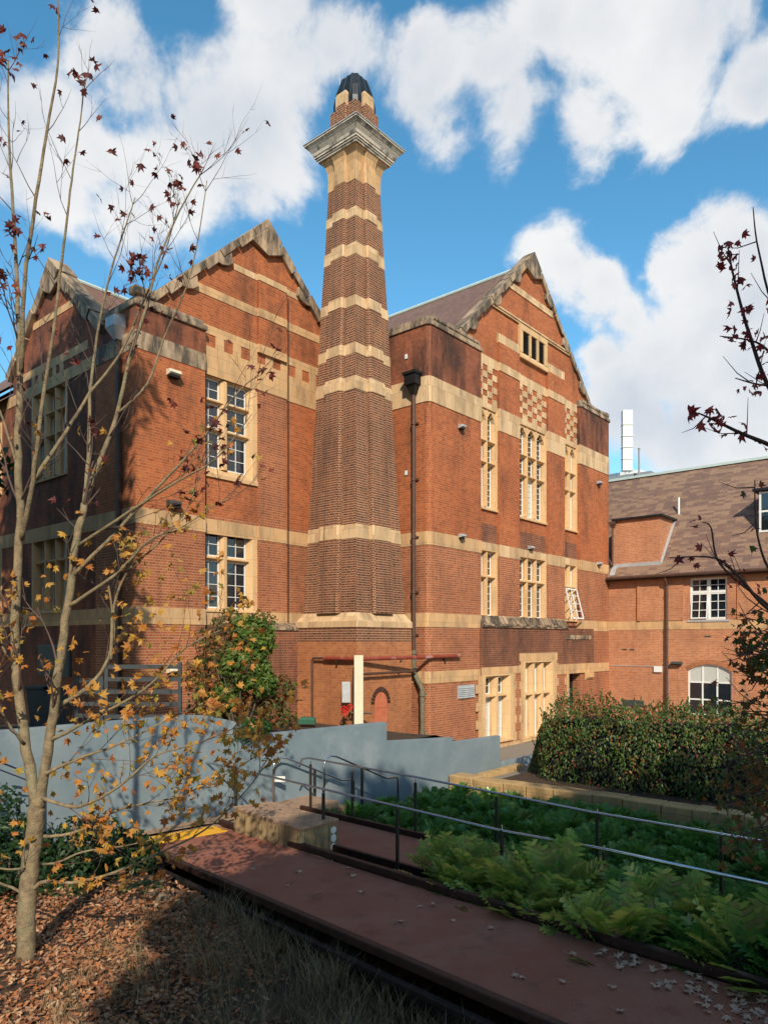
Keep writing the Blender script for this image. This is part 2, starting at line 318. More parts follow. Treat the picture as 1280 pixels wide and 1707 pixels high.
def rendermat():
    m,nt,N,L,b=newmat('blue_grey_stained_render'); uv=N.new('ShaderNodeUVMap'); uv.uv_map='UVMap'
    n1=ntex(N,L,uv.outputs[0],1.3,7,.65); col=mixc(N,L,rng(N,L,n1,.3,.7),(.47,.49,.485),(.28,.325,.34))
    n2=ntex(N,L,uv.outputs[0],.8,8,.7,(2.5,.5,1)); col=mixc(N,L,rng(N,L,n2,.5,.68,0,.55),col,(.46,.475,.46))
    n3=ntex(N,L,uv.outputs[0],1.6,6,.7,(4,.25,1)); col=mixc(N,L,rng(N,L,n3,.55,.7,0,.6),col,(.11,.13,.14))
    n4=ntex(N,L,uv.outputs[0],6,6,.7); col=mixc(N,L,rng(N,L,n4,.6,.75,0,.35),col,(.40,.42,.41))
    br=N.new('ShaderNodeTexBrick'); L.new(uv.outputs[0],br.inputs['Vector']); br.offset=0; br.inputs['Scale'].default_value=1; br.inputs['Brick Width'].default_value=2.6; br.inputs['Row Height'].default_value=30; br.inputs['Mortar Size'].default_value=.012
    col=mixc(N,L,rng(N,L,br.outputs['Fac'],0,1,0,.45),col,(.09,.10,.11))
    L.new(col,b.inputs['Base Color']); b.inputs['Roughness'].default_value=.85
    bp=N.new('ShaderNodeBump'); bp.inputs['Strength'].default_value=.25; bp.inputs['Distance'].default_value=.02; L.new(n4,bp.inputs['Height']); L.new(bp.outputs[0],b.inputs['Normal']); return m
M['greywall']=rendermat()
M['cream']=plain('cream_painted_post',(.72,.66,.48),.6,0,.15,2)
M['rust']=plain('rust_red_hatch_paint',(.58,.17,.085),.65,0,.3,5)
M['greywall']=plain('blue_grey_painted_render',(.22,.27,.29),.8,0,.18,1.1,c2=(.15,.20,.23),wear=((.34,.37,.37),.52,.6),bump=.15)
M['deck']=plain('rust_brown_grit_deck',(.235,.10,.072),.9,0,.3,120,c2=(.10,.046,.036),bump=.4,wear=((.30,.15,.11),.5,.55))
def deckmat():
    m,nt,N,L,b=newmat('worn_rust_brown_deck'); uv=N.new('ShaderNodeUVMap'); uv.uv_map='UVMap'
    a=ntex(N,L,uv.outputs[0],90,3,.7); col=mixc(N,L,rng(N,L,a,.35,.65),(.42,.145,.085),(.16,.057,.038))
    n2=ntex(N,L,uv.outputs[0],1.1,8,.7); col=mixc(N,L,rng(N,L,n2,.42,.66,0,.5),col,(.37,.18,.125))
    n3=ntex(N,L,uv.outputs[0],2.6,7,.7); col=mixc(N,L,rng(N,L,n3,.55,.72,0,.6),col,(.07,.04,.034))
    n4=ntex(N,L,uv.outputs[0],26,4,.8); col=mixc(N,L,rng(N,L,n4,.64,.72,0,.7),col,(.38,.28,.22))
    L.new(col,b.inputs['Base Color']); b.inputs['Roughness'].default_value=.85
    bp=N.new('ShaderNodeBump'); bp.inputs['Strength'].default_value=.5; bp.inputs['Distance'].default_value=.01; L.new(a,bp.inputs['Height']); L.new(bp.outputs[0],b.inputs['Normal']); return m
M['deck']=deckmat()
M['steel']=plain('brown_steel_edging',(.07,.030,.022),.6,.2,.5,7,c2=(.028,.014,.012),bump=.2)
M['pipe_dark']=plain('blackened_steel_beam',(.022,.014,.012),.7,.1,.4,6)
M['rail']=plain('brushed_stainless_rail',(.62,.62,.63),.22,1,.08,20,bump=.02)
M['post']=plain('dark_bronze_post',(.055,.045,.04),.45,.3,.2,9)
M['yellow']=plain('yellow_tactile_tile',(.75,.40,.03),.6,0,.12,9)
M['bark']=plain('pale_grey_maple_bark',(.36,.27,.155),.9,0,.4,11,c2=(.12,.09,.06),bump=.9,wear=((.25,.25,.15),.5,.6))
M['twig']=plain('dark_twig_bark',(.13,.085,.07),.8,0,.3,8)
M['bark2']=plain('grey_stem_bark',(.16,.13,.1),.9,0,.4,9,bump=.4)
M['soil']=plain('brown_soil',(.085,.055,.036),.95,0,.5,3,bump=.6,c2=(.045,.03,.02))
M['grassbase']=plain('dry_grass_soil',(.09,.065,.04),.95,0,.5,5,bump=.6,c2=(.05,.045,.025))
M['paver']=stonemat('sandy_landing_pavers',(.40,.27,.17),(.33,.22,.16),bw=.25,bh=.12,joint=.006,jc=(.15,.1,.07),stain=.3,fs=4)
M['asphalt']=plain('grey_asphalt',(.06,.06,.06),.9,0,.3,20)
M['gravel']=plain('pale_gravel',(.35,.3,.24),.95,0,.5,25,bump=.8)
M['plastic_grey']=plain('grey_plastic',(.30,.32,.34),.5,0,.15,4)
M['green_box']=plain('green_plastic',(.03,.12,.07),.5,0,.2,4)
M['soffit']=plain('dark_soffit',(.06,.04,.03),.7)
M['slat']=plain('dark_grey_slats',(.055,.065,.07),.6,0,.3,5)
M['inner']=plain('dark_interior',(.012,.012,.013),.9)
L_autumn=leafmat('yellow_orange_maple_leaves',[(.52,.20,.04),(.62,.36,.06),(.42,.13,.03),(.60,.30,.07),(.30,.26,.05),(.55,.17,.04)])
L_red=leafmat('dark_red_maple_leaves',[(.12,.02,.02),(.20,.04,.03),(.07,.02,.02),(.25,.07,.04)],.3)
L_red2=leafmat('crimson_maple_leaves',[(.42,.06,.06),(.22,.03,.035),(.55,.13,.10),(.15,.03,.03)],.5)
L_litter=leafmat('fallen_dry_leaves',[(.40,.145,.055),(.50,.25,.12),(.26,.085,.04),(.56,.36,.21),(.15,.07,.045),(.46,.17,.06),(.20,.12,.07)],.12,.75)
L_pale=leafmat('pale_fallen_leaves',[(.58,.38,.26),(.36,.18,.11),(.70,.50,.37),(.25,.08,.05),(.60,.40,.29)],.1,.7)
L_hedge=leafmat('photinia_leaves',[(.05,.10,.025),(.09,.15,.03),(.035,.07,.02),(.13,.18,.04),(.05,.10,.025),(.09,.12,.03),(.36,.085,.04)],.25,.38)
L_phil=leafmat('philodendron_leaves',[(.09,.22,.045),(.15,.32,.06),(.06,.15,.035),(.11,.26,.05)],.3,.25)
L_phil2=leafmat('yellow_green_philodendron_leaves',[(.20,.34,.06),(.38,.46,.09),(.12,.25,.05),(.52,.50,.11),(.17,.31,.06),(.40,.28,.10)],.35,.25)
L_dark=leafmat('dark_evergreen_leaves',[(.015,.04,.012),(.025,.06,.015),(.02,.05,.02)],.2,.45)
L_green=leafmat('fresh_green_leaves',[(.10,.18,.03),(.15,.23,.045),(.06,.12,.02),(.20,.22,.05)],.35,.4)
L_mix=leafmat('orange_and_green_leaves',[(.26,.10,.035),(.08,.11,.03),(.32,.08,.03),(.06,.10,.03),(.09,.13,.03),(.16,.09,.03)],.3,.45)
L_grass=leafmat('dry_grass_blades',[(.30,.20,.11),(.17,.12,.06),(.12,.12,.045),(.38,.28,.16),(.2,.13,.08)],.2,.7)
L_grass2=leafmat('green_strap_leaves',[(.05,.12,.03),(.08,.16,.04),(.03,.08,.02)],.25,.4)

# ------------------------------------------------------------ facade tools (building frame)
class Fac:
    def __init__(s,kind,p): s.k=kind; s.p=p
    def __call__(s,a,d,z): return (a,s.p-d,z) if s.k=='V' else (s.p-d,a,z)
    def box(s,mb,s0,s1,d0,d1,z0,z1,m=0): mb.box(s(s0,d0,z0),s(s1,d1,z1),m)
    def extz(s,mb,sec,z0,z1,m=0): mb.ext([s(a,d,z0) for a,d in sec],(0,0,z1-z0),m)
    def exts(s,mb,sec,s0,s1,m=0):
        a=Vector(s(s0,0,0)); b=Vector(s(s1,0,0)); mb.ext([s(s0,d,z) for d,z in sec],b-a,m)
    def extd(s,mb,sec,d0,d1,m=0):
        a=Vector(s(0,d0,0)); b=Vector(s(0,d1,0)); mb.ext([s(q,d0,z) for q,z in sec],b-a,m)
def wall(mb,F,s0,s1,z0,z1,holes,depth=.34,mfn=None):
    """brick sheet with openings and reveals; mfn(z) picks the material slot"""
    ss=sorted({s0,s1,*[h[0] for h in holes],*[h[1] for h in holes]}); zz={z0,z1,*[h[2] for h in holes],*[h[3] for h in holes]}
    if mfn: zz|={z for z in mfn.breaks if z0<z<z1}
    zz=sorted(zz)
    for i in range(len(ss)-1):
        for j in range(len(zz)-1):
            a,b,c,d=ss[i],ss[i+1],zz[j],zz[j+1]; cs,cz=(a+b)/2,(c+d)/2
            if any(h[0]<cs<h[1] and h[2]<cz<h[3] for h in holes): continue
            mb.poly([F(a,0,c),F(b,0,c),F(b,0,d),F(a,0,d)],mfn(cz) if mfn else 0)
    for h in holes:
        a,b,c,d=h[:4]; k=mfn((c+d)/2) if mfn else 0
        for q in (((a,c),(a,d)),((b,c),(b,d)),((a,c),(b,c)),((a,d),(b,d))):
            (p0,q0),(p1,q1)=q; mb.poly([F(p0,0,q0),F(p1,0,q1),F(p1,-depth,q1),F(p0,-depth,q0)],k)
class Zmat:
    def __init__(s,*lv): s.lv=lv; s.breaks=[z for z,_ in lv]
    def __call__(s,z):
        m=s.lv[0][1]
        for zz,k in s.lv:
            if z>=zz: m=k
        return m
def window(F,parent,s0,s1,z0,z1,lights,transoms=(),jamb=.2,mull=.15,cusp=False,head=.12,sill=.15,bars=(2,3),proud=.02,glass=None,framem=None,stone=None,label=None,open_light=None,blind=None,dep=.26):
    """stone-mullioned window: surround with splayed jambs, mullions, transoms; metal frames and panes as sub-parts"""
    mb=MB(); sm=stone or M['jamb']
    F.extz(mb,[(s0,proud),(s0+jamb*.55,proud),(s0+jamb,-dep*.75),(s0+jamb,-dep-.06),(s0,-dep-.06)],z0,z1)
    F.extz(mb,[(s1,proud),(s1-jamb*.55,proud),(s1-jamb,-dep*.75),(s1-jamb,-dep-.06),(s1,-dep-.06)],z0,z1)
    zi0=z0+sill; zi1=z1-head; a0=s0+jamb; a1=s1-jamb; 
    F.exts(mb,[(proud-.004,z1-.001),(proud-.004,z1-head*.5),(-dep*.75,z1-head),(-dep-.055,z1-head),(-dep-.055,z1-.001)],s0+.001,s1-.001)
    F.exts(mb,[(proud+.05,z0),(proud+.05,z0+sill*.35),(-dep*.8,z0+sill),(-dep-.055,z0+sill),(-dep-.055,z0)],s0+.002,s1-.002)
    lw=(a1-a0-mull*(lights-1))/lights; L0=[]
    for i in range(lights):
        x=a0+i*(lw+mull); L0.append((x,x+lw))
        if i<lights-1:
            c=x+lw+mull/2; F.extz(mb,[(c-mull*.2,-.03),(c+mull*.2,-.03),(c+mull/2,-dep*.6),(c+mull/2,-dep-.05),(c-mull/2,-dep-.05),(c-mull/2,-dep*.6)],zi0-.01,zi1+.01)
    for t in transoms:
        F.exts(mb,[(-.035,t-.02),(-.035,t+.015),(-dep*.6,t+.07),(-dep-.045,t+.07),(-dep-.045,t-.07),(-dep*.6,t-.07)],a0-.02,a1+.02)
    if cusp:
        for (x0,x1) in L0:
            n=14; h=.42; top=zi1+.01; pts=[]
            for i in range(n+1):
                q=i/n*2-1; aq=abs(q)      # cinquefoil-ish head
                zc=1-aq**2.2; zc=zc*.85-0.16*math.exp(-((aq-.52)/.1)**2)
                pts.append((x0+(x1-x0)*i/n, top-h+h*zc))
            for i in range(n):
                F.extd(mb,[pts[i],pts[i+1],(pts[i+1][0],top),(pts[i][0],top)],-.07,-dep+.03)
    so=mb.build('window',sm,parent,label=label)
    fm=MB(); gm=MB(); bm_=MB(); zl=[zi0]+list(transoms)+[zi1]
    for li,(x0,x1) in enumerate(L0):
        for r in range(len(zl)-1):
            c=zl[r]+(.07 if r>0 else 0); d=zl[r+1]-(.07 if r<len(zl)-2 else 0); w=.045
            dd=-dep+.005
            for (p0,p1,q0,q1) in ((x0,x0+w,c,d),(x1-w,x1,c,d),(x0+w,x1-w,c,c+w),(x0+w,x1-w,d-w,d)): F.box(fm,p0,p1,dd,dd-.05,q0,q1)
            nb=bars[0]; nr=max(1,round((d-c)/bars[1])) if isinstance(bars[1],float) else bars[1]
            for k in range(1,nb): xx=x0+(x1-x0)*k/nb; F.box(fm,xx-.011,xx+.011,dd-.008,dd-.03,c+w,d-w)
            for k in range(1,nr): zz=c+(d-c)*k/nr; F.box(fm,x0+w,x1-w,dd-.010,dd-.028,zz-.011,zz+.011)
            tgt=bm_ if (blind and (li,r) in blind) else gm
            F.box(tgt,x0+.01,x1-.01,dd-.03,dd-.045,c+.01,d-.01)
    fm.build('window_frame',framem or M['frame'],so)
    if gm.v: gm.build('glass',glass or M['glass'],so)
    if bm_.v: bm_.build('window_blind',M['blind'],so)
    return so
def coping(F,mb,pts,th=.32,over=.16,back=.5,blocks=7,m=0,jit=0.0):
    """sloped stone coping along a gable edge, in separate blocks; pts (s,z) bottom->apex of outer line"""
    (sa,za),(sb,zb)=pts; dx=sb-sa; dz=zb-za; l=math.hypot(dx,dz); nx,nz=-dz/l,dx/l
    if nz<0: nx,nz=-nx,-nz
    for i in range(blocks):
        t0=i/blocks+.003; t1=(i+1)/blocks-.003; j=rnd.uniform(-jit,jit); tt=th*(1.0 if i%2 else .82)
        p=[(sa+dx*t0,za+dz*t0),(sa+dx*t1,za+dz*t1)]
        q=[(p[0][0]-nx*tt,p[0][1]-nz*tt),(p[1][0]-nx*tt*.9,p[1][1]-nz*tt*.9)]
        F.extd(mb,[(p[0][0]+nx*j,p[0][1]+nz*j),(p[1][0]+nx*j,p[1][1]+nz*j),q[1],q[0]],over+j,-back,m)

# ============================================================ RIGHT GABLED BUILDING
def right_gable():
    rt=root('gabled_building','tall red brick building with sandstone bands and a steep gable right of the chimney','building',(29.5,16.2,-.3),'B')
    # towers with a softly rounded outer corner
    def footprint(u0,u1,v0,v1,o=0,r=.22,left=True):
        u0-=o;u1+=o;v0-=o
        pts=[(u1,v1),(u0,v1)]
        if left: pts+=[(u0+r-r*math.cos(a),v0+r-r*math.sin(a)) for a in [R(x) for x in (0,22,45,67,90)]]
        else: pts+=[(u0,v0)]
        if left: pts+=[(u1,v0)]
        else: pts+=[(u1-r+r*math.sin(a),v0+r-r*math.cos(a)) for a in [R(x) for x in (0,22,45,67,90)]]
        return pts[::-1]
    for side in (0,1):
        a=(21.5,25.0) if side==0 else (34.0,37.6); lf=side==0; vb=20.6
        mb=MB(); zl=[-.4,3.0,5.1,8.1,13.7,16.05]; mi=[1,1,1,0,2]
        for k in range(5): mb.ext([(x,y,zl[k]) for x,y in footprint(*a,16.2,vb,0,left=lf)],(0,0,zl[k+1]-zl[k]),mi[k],cap=False)
        mb.build('tower_wall',[M['brick'],M['brick_low'],M['brick_soot']],rt)
        sb=MB()
        for z0,z1,o,m in ((2.75,3.2,.02,0),(4.85,5.37,.02,0),(7.9,8.4,.02,0),(13.2,14.15,.025,1)):
            sb.ext([(x,y,z0) for x,y in footprint(*a,16.2,vb,o,left=lf)],(0,0,z1-z0),m)
        split_build(sb,'stone_band',[M['stone'],M['stone_p']],rt)
        cp=MB(); 
        for z0,z1,o in ((16.05,16.2,.06),(16.2,16.38,.0)):
            cp.ext([(x,y,z0) for x,y in footprint(*a,16.2,vb,o,left=lf)],(0,0,z1-z0))
        # broken edge stones
        for i in range(7):
            u=a[0]+.25+i*(a[1]-a[0]-.4)/7; cp.box((u,16.16,16.3),(u+.42,16.6,16.42+rnd.uniform(0,.08)))
        cp.build('parapet_coping',M['stone_w'],rt,bevel=.03)
    F=Fac('V',16.4)
    wins_up=[(25.0,26.5,2),(28.2,30.8,3),(32.5,34.0,2)]
    holes=[(a,b,9.75,14.0) for a,b,_ in wins_up]+[(a,b,5.3,8.12) for a,b,_ in wins_up]
    mb=MB(); wall(mb,F,25.0,34.0,4.8,14.2,holes,mfn=Zmat((-9,1),(8.2,2),(9.2,0)))
    F.extd(mb,[(23.1,14.2),(35.9,14.2),(35.9,15.9),(29.5,21.75),(23.1,15.9)],0,-.35,0)
    mb.build('gable_wall',[M['brick'],M['brick_low'],M['brick_dark']],rt)
    # brick piers between the bays
    pm=MB(); F2=Fac('V',16.27)
    for a,b in ((26.5,28.2),(30.8,32.5)):
        for z0,z1,m in ((5.37,7.9,1),(8.4,13.2,0),(14.15,15.75,0),(16.1,16.95,0)): pm.box((a,16.27,z0),(b,16.42,z1),m)
    split_build(pm,'brick_pier',[M['brick'],M['brick_low']],rt)
    st=MB()
    for a,b in ((26.5,28.2),(30.8,32.5)):
        for z0,z1,o in ((4.85,5.37,.03),(7.9,8.4,.02),(13.2,14.15,.02),(15.75,16.1,.03)): st.box((a,16.27-o,z0),(b,16.43,z1))
        st.box((a,16.30,16.95),(b+.0,16.43,17.35))
    for a,b,_ in wins_up:
        st.box((a,16.37,15.75),(b,16.42,16.15)); st.box((a,16.36,14.0),(b,16.42,14.2)); st.box((a,16.36,8.12),(b,16.42,8.42))
    st.box((27.55,16.36,19.65),(31.45,16.42,19.95)); 
    st.box((25.9,16.28,18.42),(33.1,16.42,18.5)); st.box((25.9,16.32,18.34),(33.1,16.42,18.42))
    split_build(st,'stone_band',M['stone_p'],rt,bevel=.006)
    # chequer panels
    ck=MB(); bk=MB()
    for (a,b,n) in ((25.0,26.5,4),(28.2,30.8,6),(32.5,34.0,4)):
        w=(b-a)/n; ck=MB()
        for i in range(n):
            for j in range(6):
                z=14.2+j*.2583
                if (i+j)%2: ck.box((a+i*w,16.375-rnd.uniform(0,.006),z),(a+(i+1)*w,16.42,z+.2583))
        ck.build('chequer_stones',M['stone_p'],rt)
    # windows
    for k,(a,b,n) in enumerate(wins_up):
        window(Fac('V',16.36),rt,a,b,9.75,14.0,n,(11.75,12.65),jamb=.14,mull=.115,cusp=True,head=.08,sill=.2,bars=(2,.26),blind={(1,0)} if k==1 else ({(0,0),(1,0)} if k==2 else ()),proud=.0,
               label=['tall traceried window with a dark open lower light','widest traceried window with a white blind','tall traceried window with pale blinds'][k])
        window(Fac('V',16.36),rt,a,b,5.3,8.12,n,(7.0,),jamb=.13,mull=.115,head=.1,sill=.1,bars=(2,.3),proud=.0,glass=M['glass2'],blind={(0,1),(1,1)} if k==2 else ())
    # open casement hanging out of the right-hand first floor window
    oc=MB()
    def casement(x0,x1,z0,z1,tilt,v0):
        for (p0,p1,q0,q1) in ((x0,x0+.06,z0,z1),(x1-.06,x1,z0,z1),(x0,x1,z0,z0+.06),(x0,x1,z1-.06,z1),((x0+x1)/2-.015,(x0+x1)/2+.015,z0,z1),(x0,x1,(z0+z1)/2-.015,(z0+z1)/2+.015),(x0,x1,z0+(z1-z0)*.25,z0+(z1-z0)*.25+.03),(x0,x1,z0+(z1-z0)*.75,z0+(z1-z0)*.75+.03)):
            y0=v0-(z1-q0)*tilt; y1=v0-(z1-q1)*tilt
            oc.ext([(p0,y0,q0),(p1,y0,q0),(p1,y1,q1),(p0,y1,q1)],(0,-.04,0))
    casement(32.62,33.85,5.42,6.92,.26,16.34)
    oc.build('open_casement',M['white'],rt)
    # louvred slot window in the gable
    sw=MB(); F3=Fac('V',16.4)
    for a,b in ((28.25,28.52),(29.10,29.27),(29.79,29.96),(30.5,30.78)):
        F3.extz(sw,[(a,.11),(b,.11),(b,-.0),(a,-.0)],17.12,18.1)
    F3.box(sw,28.25,30.78,0,.12,18.1,18.34); F3.exts(sw,[(0,16.85),(.15,16.85),(.15,16.95),(.08,17.12),(0,17.12)],28.25,30.78)
    so=sw.build('slot_window',M['jamb'],rt); sb=MB()
    F3.box(sb,28.4,30.6,.003,.02,17.1,18.12); sb.build('slot_backing',M['inner'],so)
    lv=MB()
    for a,b in ((28.52,29.10),(29.27,29.79),(29.96,30.5)):
        for q in range(9):
            z=17.15+q*.105; F3.exts(lv,[(.02,z),(.07,z-.05),(.08,z-.04),(.03,z+.012)],a,b)
    lv.build('louvre',M['slat'],so)
    # coping and kneelers
    cp=MB(); Fc=Fac('V',16.4)
    coping(Fc,cp,[(22.95,15.98),(29.5,21.98)],th=.29,over=.17,back=.42,blocks=9,jit=.02)
    coping(Fc,cp,[(36.05,15.98),(29.5,21.98)],th=.26,over=.14,back=.42,blocks=9,jit=.01)
    Fc.extd(cp,[(28.75,21.0),(29.5,20.75),(30.25,21.0),(29.5,21.72)],.17,0)
    for s,z in ((24.2,16.75),(26.0,18.35),(27.7,19.95),(34.8,16.75),(33.0,18.35),(31.3,19.95)):
        sg=1 if s<29.5 else -1
        Fc.extd(cp,[(s,z+.12),(s+sg*.62,z+.66),(s+sg*.66,z+.3),(s+sg*.45,z+.12),(s+sg*.22,z+.06)],.15,0)
    cp.build('gable_coping',M['stone_w'],rt,bevel=.02)
    # roof
    rf=MB(); e=.22
    for sg in (-1,1):
        u=29.5+sg*6.6; p=[(29.5,16.75,21.45),(29.5,44,21.45),(u,44,15.45),(u,16.75,15.45)]
        rf.poly(p,0); rf.poly([(x,y,z-.12) for x,y,z in p][::-1],0)
    ro=rf.build('roof',M['tiles'],rt)
    rc=MB(); rc.tube([(29.5,16.8,21.5),(29.5,44,21.5)],.09,8); rc.build('ridge_cap',M['copper'],ro)
    bw=MB(); bw.box((21.7,20.6,-.3),(37.4,44,15.4)); bw.build('rear_walls',M['brick'],rt)
    # ---- ground floor front wall with stone dressings
    G=Fac('V',16.12); gh=[(24.95,27.35,.1,2.95),(28.2,31.1,-.1,3.45),(32.6,35.0,-.35,2.75)]
    gm=MB(); wall(gm,G,24.9,35.4,-.4,4.95,[gh[0],gh[1],(32.6,34.35,-.35,2.75)],depth=.5,mfn=Zmat((-9,0),(3.2,1)))
    gm.poly([G(24.9,0,-.4),G(24.9,-.3,-.4),G(24.9,-.3,4.95),G(24.9,0,4.95)],1); gm.poly([G(35.4,0,-.4),G(35.4,-.3,-.4),G(35.4,-.3,4.95),G(35.4,0,4.95)],0)
    gm.build('ground_floor_wall',[M['brick_low'],M['brick_dark']],rt)
    lg=MB(); G.exts(lg,[(.06,4.9),(.06,4.97),(-.16,5.36),(-.3,5.36),(-.3,4.9)],24.92,32.5)
    for i in range(26):
        u=24.95+i*.29; z=rnd.uniform(0,.05); G.exts(lg,[(.09,4.95+z),(.05,5.03+z),(-.14,5.38+z*.4),(-.2,5.3)],u,u+rnd.uniform(.2,.27))
    G.box(lg,32.3,35.0,.05,-.1,4.42,4.62)
    lg.build('sloping_ledge',M['moss'],rt)
    sd_=MB()
    G.box(sd_,24.9,27.9,.02,-.05,2.95,3.25); G.box(sd_,27.9,31.4,.025,-.05,3.45,3.8); G.box(sd_,31.4,35.4,.02,-.05,2.75,3.22)
    # quoined jambs
    for base,sg,zt in ((24.95,-1,2.95),(27.35,1,2.95),(28.2,-1,3.45),(31.1,1,3.45),(32.6,-1,2.75)):
        z=-.3; k=0
        while z<zt-.05:
            h=.36; w=.42 if k%2 else .24
            if base in(27.35,28.2) : w*=.75
            a=base; b=base+sg*w; G.box(sd_,min(a,b),max(a,b),.02+.002*(k%2),-.05,z,min(z+h-.004,zt)); z+=h; k+=1
    G.box(sd_,24.9,32.4,.04,-.05,-.4,.02)
    G.exts(sd_,[(0,2.35),(.16,2.5),(.16,2.75),(0,2.75)],34.35,35.1)
    sd_.build('stone_dressing',M['stone'],rt,bevel=.004)
    window(G,rt,24.95,27.35,.1,2.95,2,(2.05,),jamb=.42,mull=.34,head=.14,sill=.15,bars=(1,.42),blind={(0,0),(1,0)},dep=.32,label='ground floor window with white lower panes beside the grey wall')
    window(G,rt,28.2,31.1,-.1,3.45,3,(1.95,),jamb=.36,mull=.3,head=.14,sill=.15,bars=(1,.42),blind={(0,0),(1,0),(2,0),(0,1),(1,1)},dep=.32,label='three light ground floor window behind the hedge')
    dr=MB(); G.box(dr,32.65,33.55,-.42,-.48,-.35,2.0); do=dr.build('door',M['plastic_grey'],rt); dh=MB(); G.box(dh,33.4,33.47,-.36,-.42,.7,.85); dh.build('door_handle',M['black'],do)
    db=MB(); G.box(db,32.6,34.35,-.5,-.52,-.35,2.75); db.build('doorway_recess',M['inner'],rt)
    # louvre vent and bulkhead lamps, small things fixed to the wall
    vt=MB(); 
    for i in range(6): Fac('V',16.2).exts(vt,[(.02,2.12+i*.075),(.07,2.1+i*.075),(.03,2.17+i*.075)],23.35,24.45)
    Fac('V',16.2).box(vt,23.32,24.48,.0,.022,2.07,2.6); vt.build('wall_vent',M['grey_lead'],rt)
    for i,(u,z) in enumerate(((23.35,12.75),(23.35,8.05+.45),(29.1,8.62),(35.9,12.75-.1),(35.9,8.45))):
        l=MB(); f=Fac('V',16.2 if i!=2 else 16.4); f.exts(l,[(0,z),(.2,z-.02),(.24,z-.1),(.18,z-.14),(0,z-.16)],u,u+.27); lo_=l.build('wall_lamp',M['grey_lead'],rt,bevel=.015)
        g=MB(); f.box(g,u+.03,u+.24,.02,.18,z-.2,z-.165); g.build('lamp_lens',M['black'],lo_)
    for z in (15.0,10.6):
        q=MB(); q.box((21.475,17.2,z),(21.46,17.32,z+.17)); q.box((21.48,17.23,z+.04),(21.455,17.29,z+.13)); q.build('wall_plate',M['white'],rt)
    # rainwater head and downpipe in the corner by the chimney
    dp=MB(); U=21.5; v=16.82
    dp.tube([(U-.13,v,13.6),(U-.13,v,3.9)],.075,10)
    for z in (12.4,10.3,8.15,6.1,4.5): dp.tube([(U-.13,v,z),(U-.13,v,z+.12)],.1,10); dp.box((U-.02,v-.16,z+.02),(U-.06,v+.16,z+.09))
    d_o=dp.build('downpipe',M['pipe'],rt,smooth=False)
    hd=MB(); 
    rg=[[(U-.13+a*x,v+a*y,z) for x,y in ((-1,-1),(1,-1),(1,1),(-1,1))] for a,z in ((.07,13.5),(.2,13.85),(.26,13.86),(.26,14.22),(.31,14.23),(.31,14.33))]
    hd.loft(rg,0); 
    for i in range(5): hd.tube([(U-.3+.09*i,v-.1,14.3),(U-.34+.09*i,v-.12,14.5),(U-.3+.09*i,v-.18,14.52)],.008,5)
    hd.build('rainwater_head',M['black'],d_o)
    lp=MB(); lp.tube([(U-.13,v,3.95),(U-.13,v,3.2),(U-.12,v-.1,3.0),(U-.2,v-.45,2.55),(U-.2,v-.47,.5)],.09,10)
    for z in (3.85,2.3,.9): lp.tube([(U-.2 if z<3 else U-.13,v-.47 if z<3 else v,z),(U-.2 if z<3 else U-.13,v-.47 if z<3 else v,z+.13)],.12,10)
    lp.build('lower_downpipe',M['pipe_g'],rt)
    return rt
right_gable()

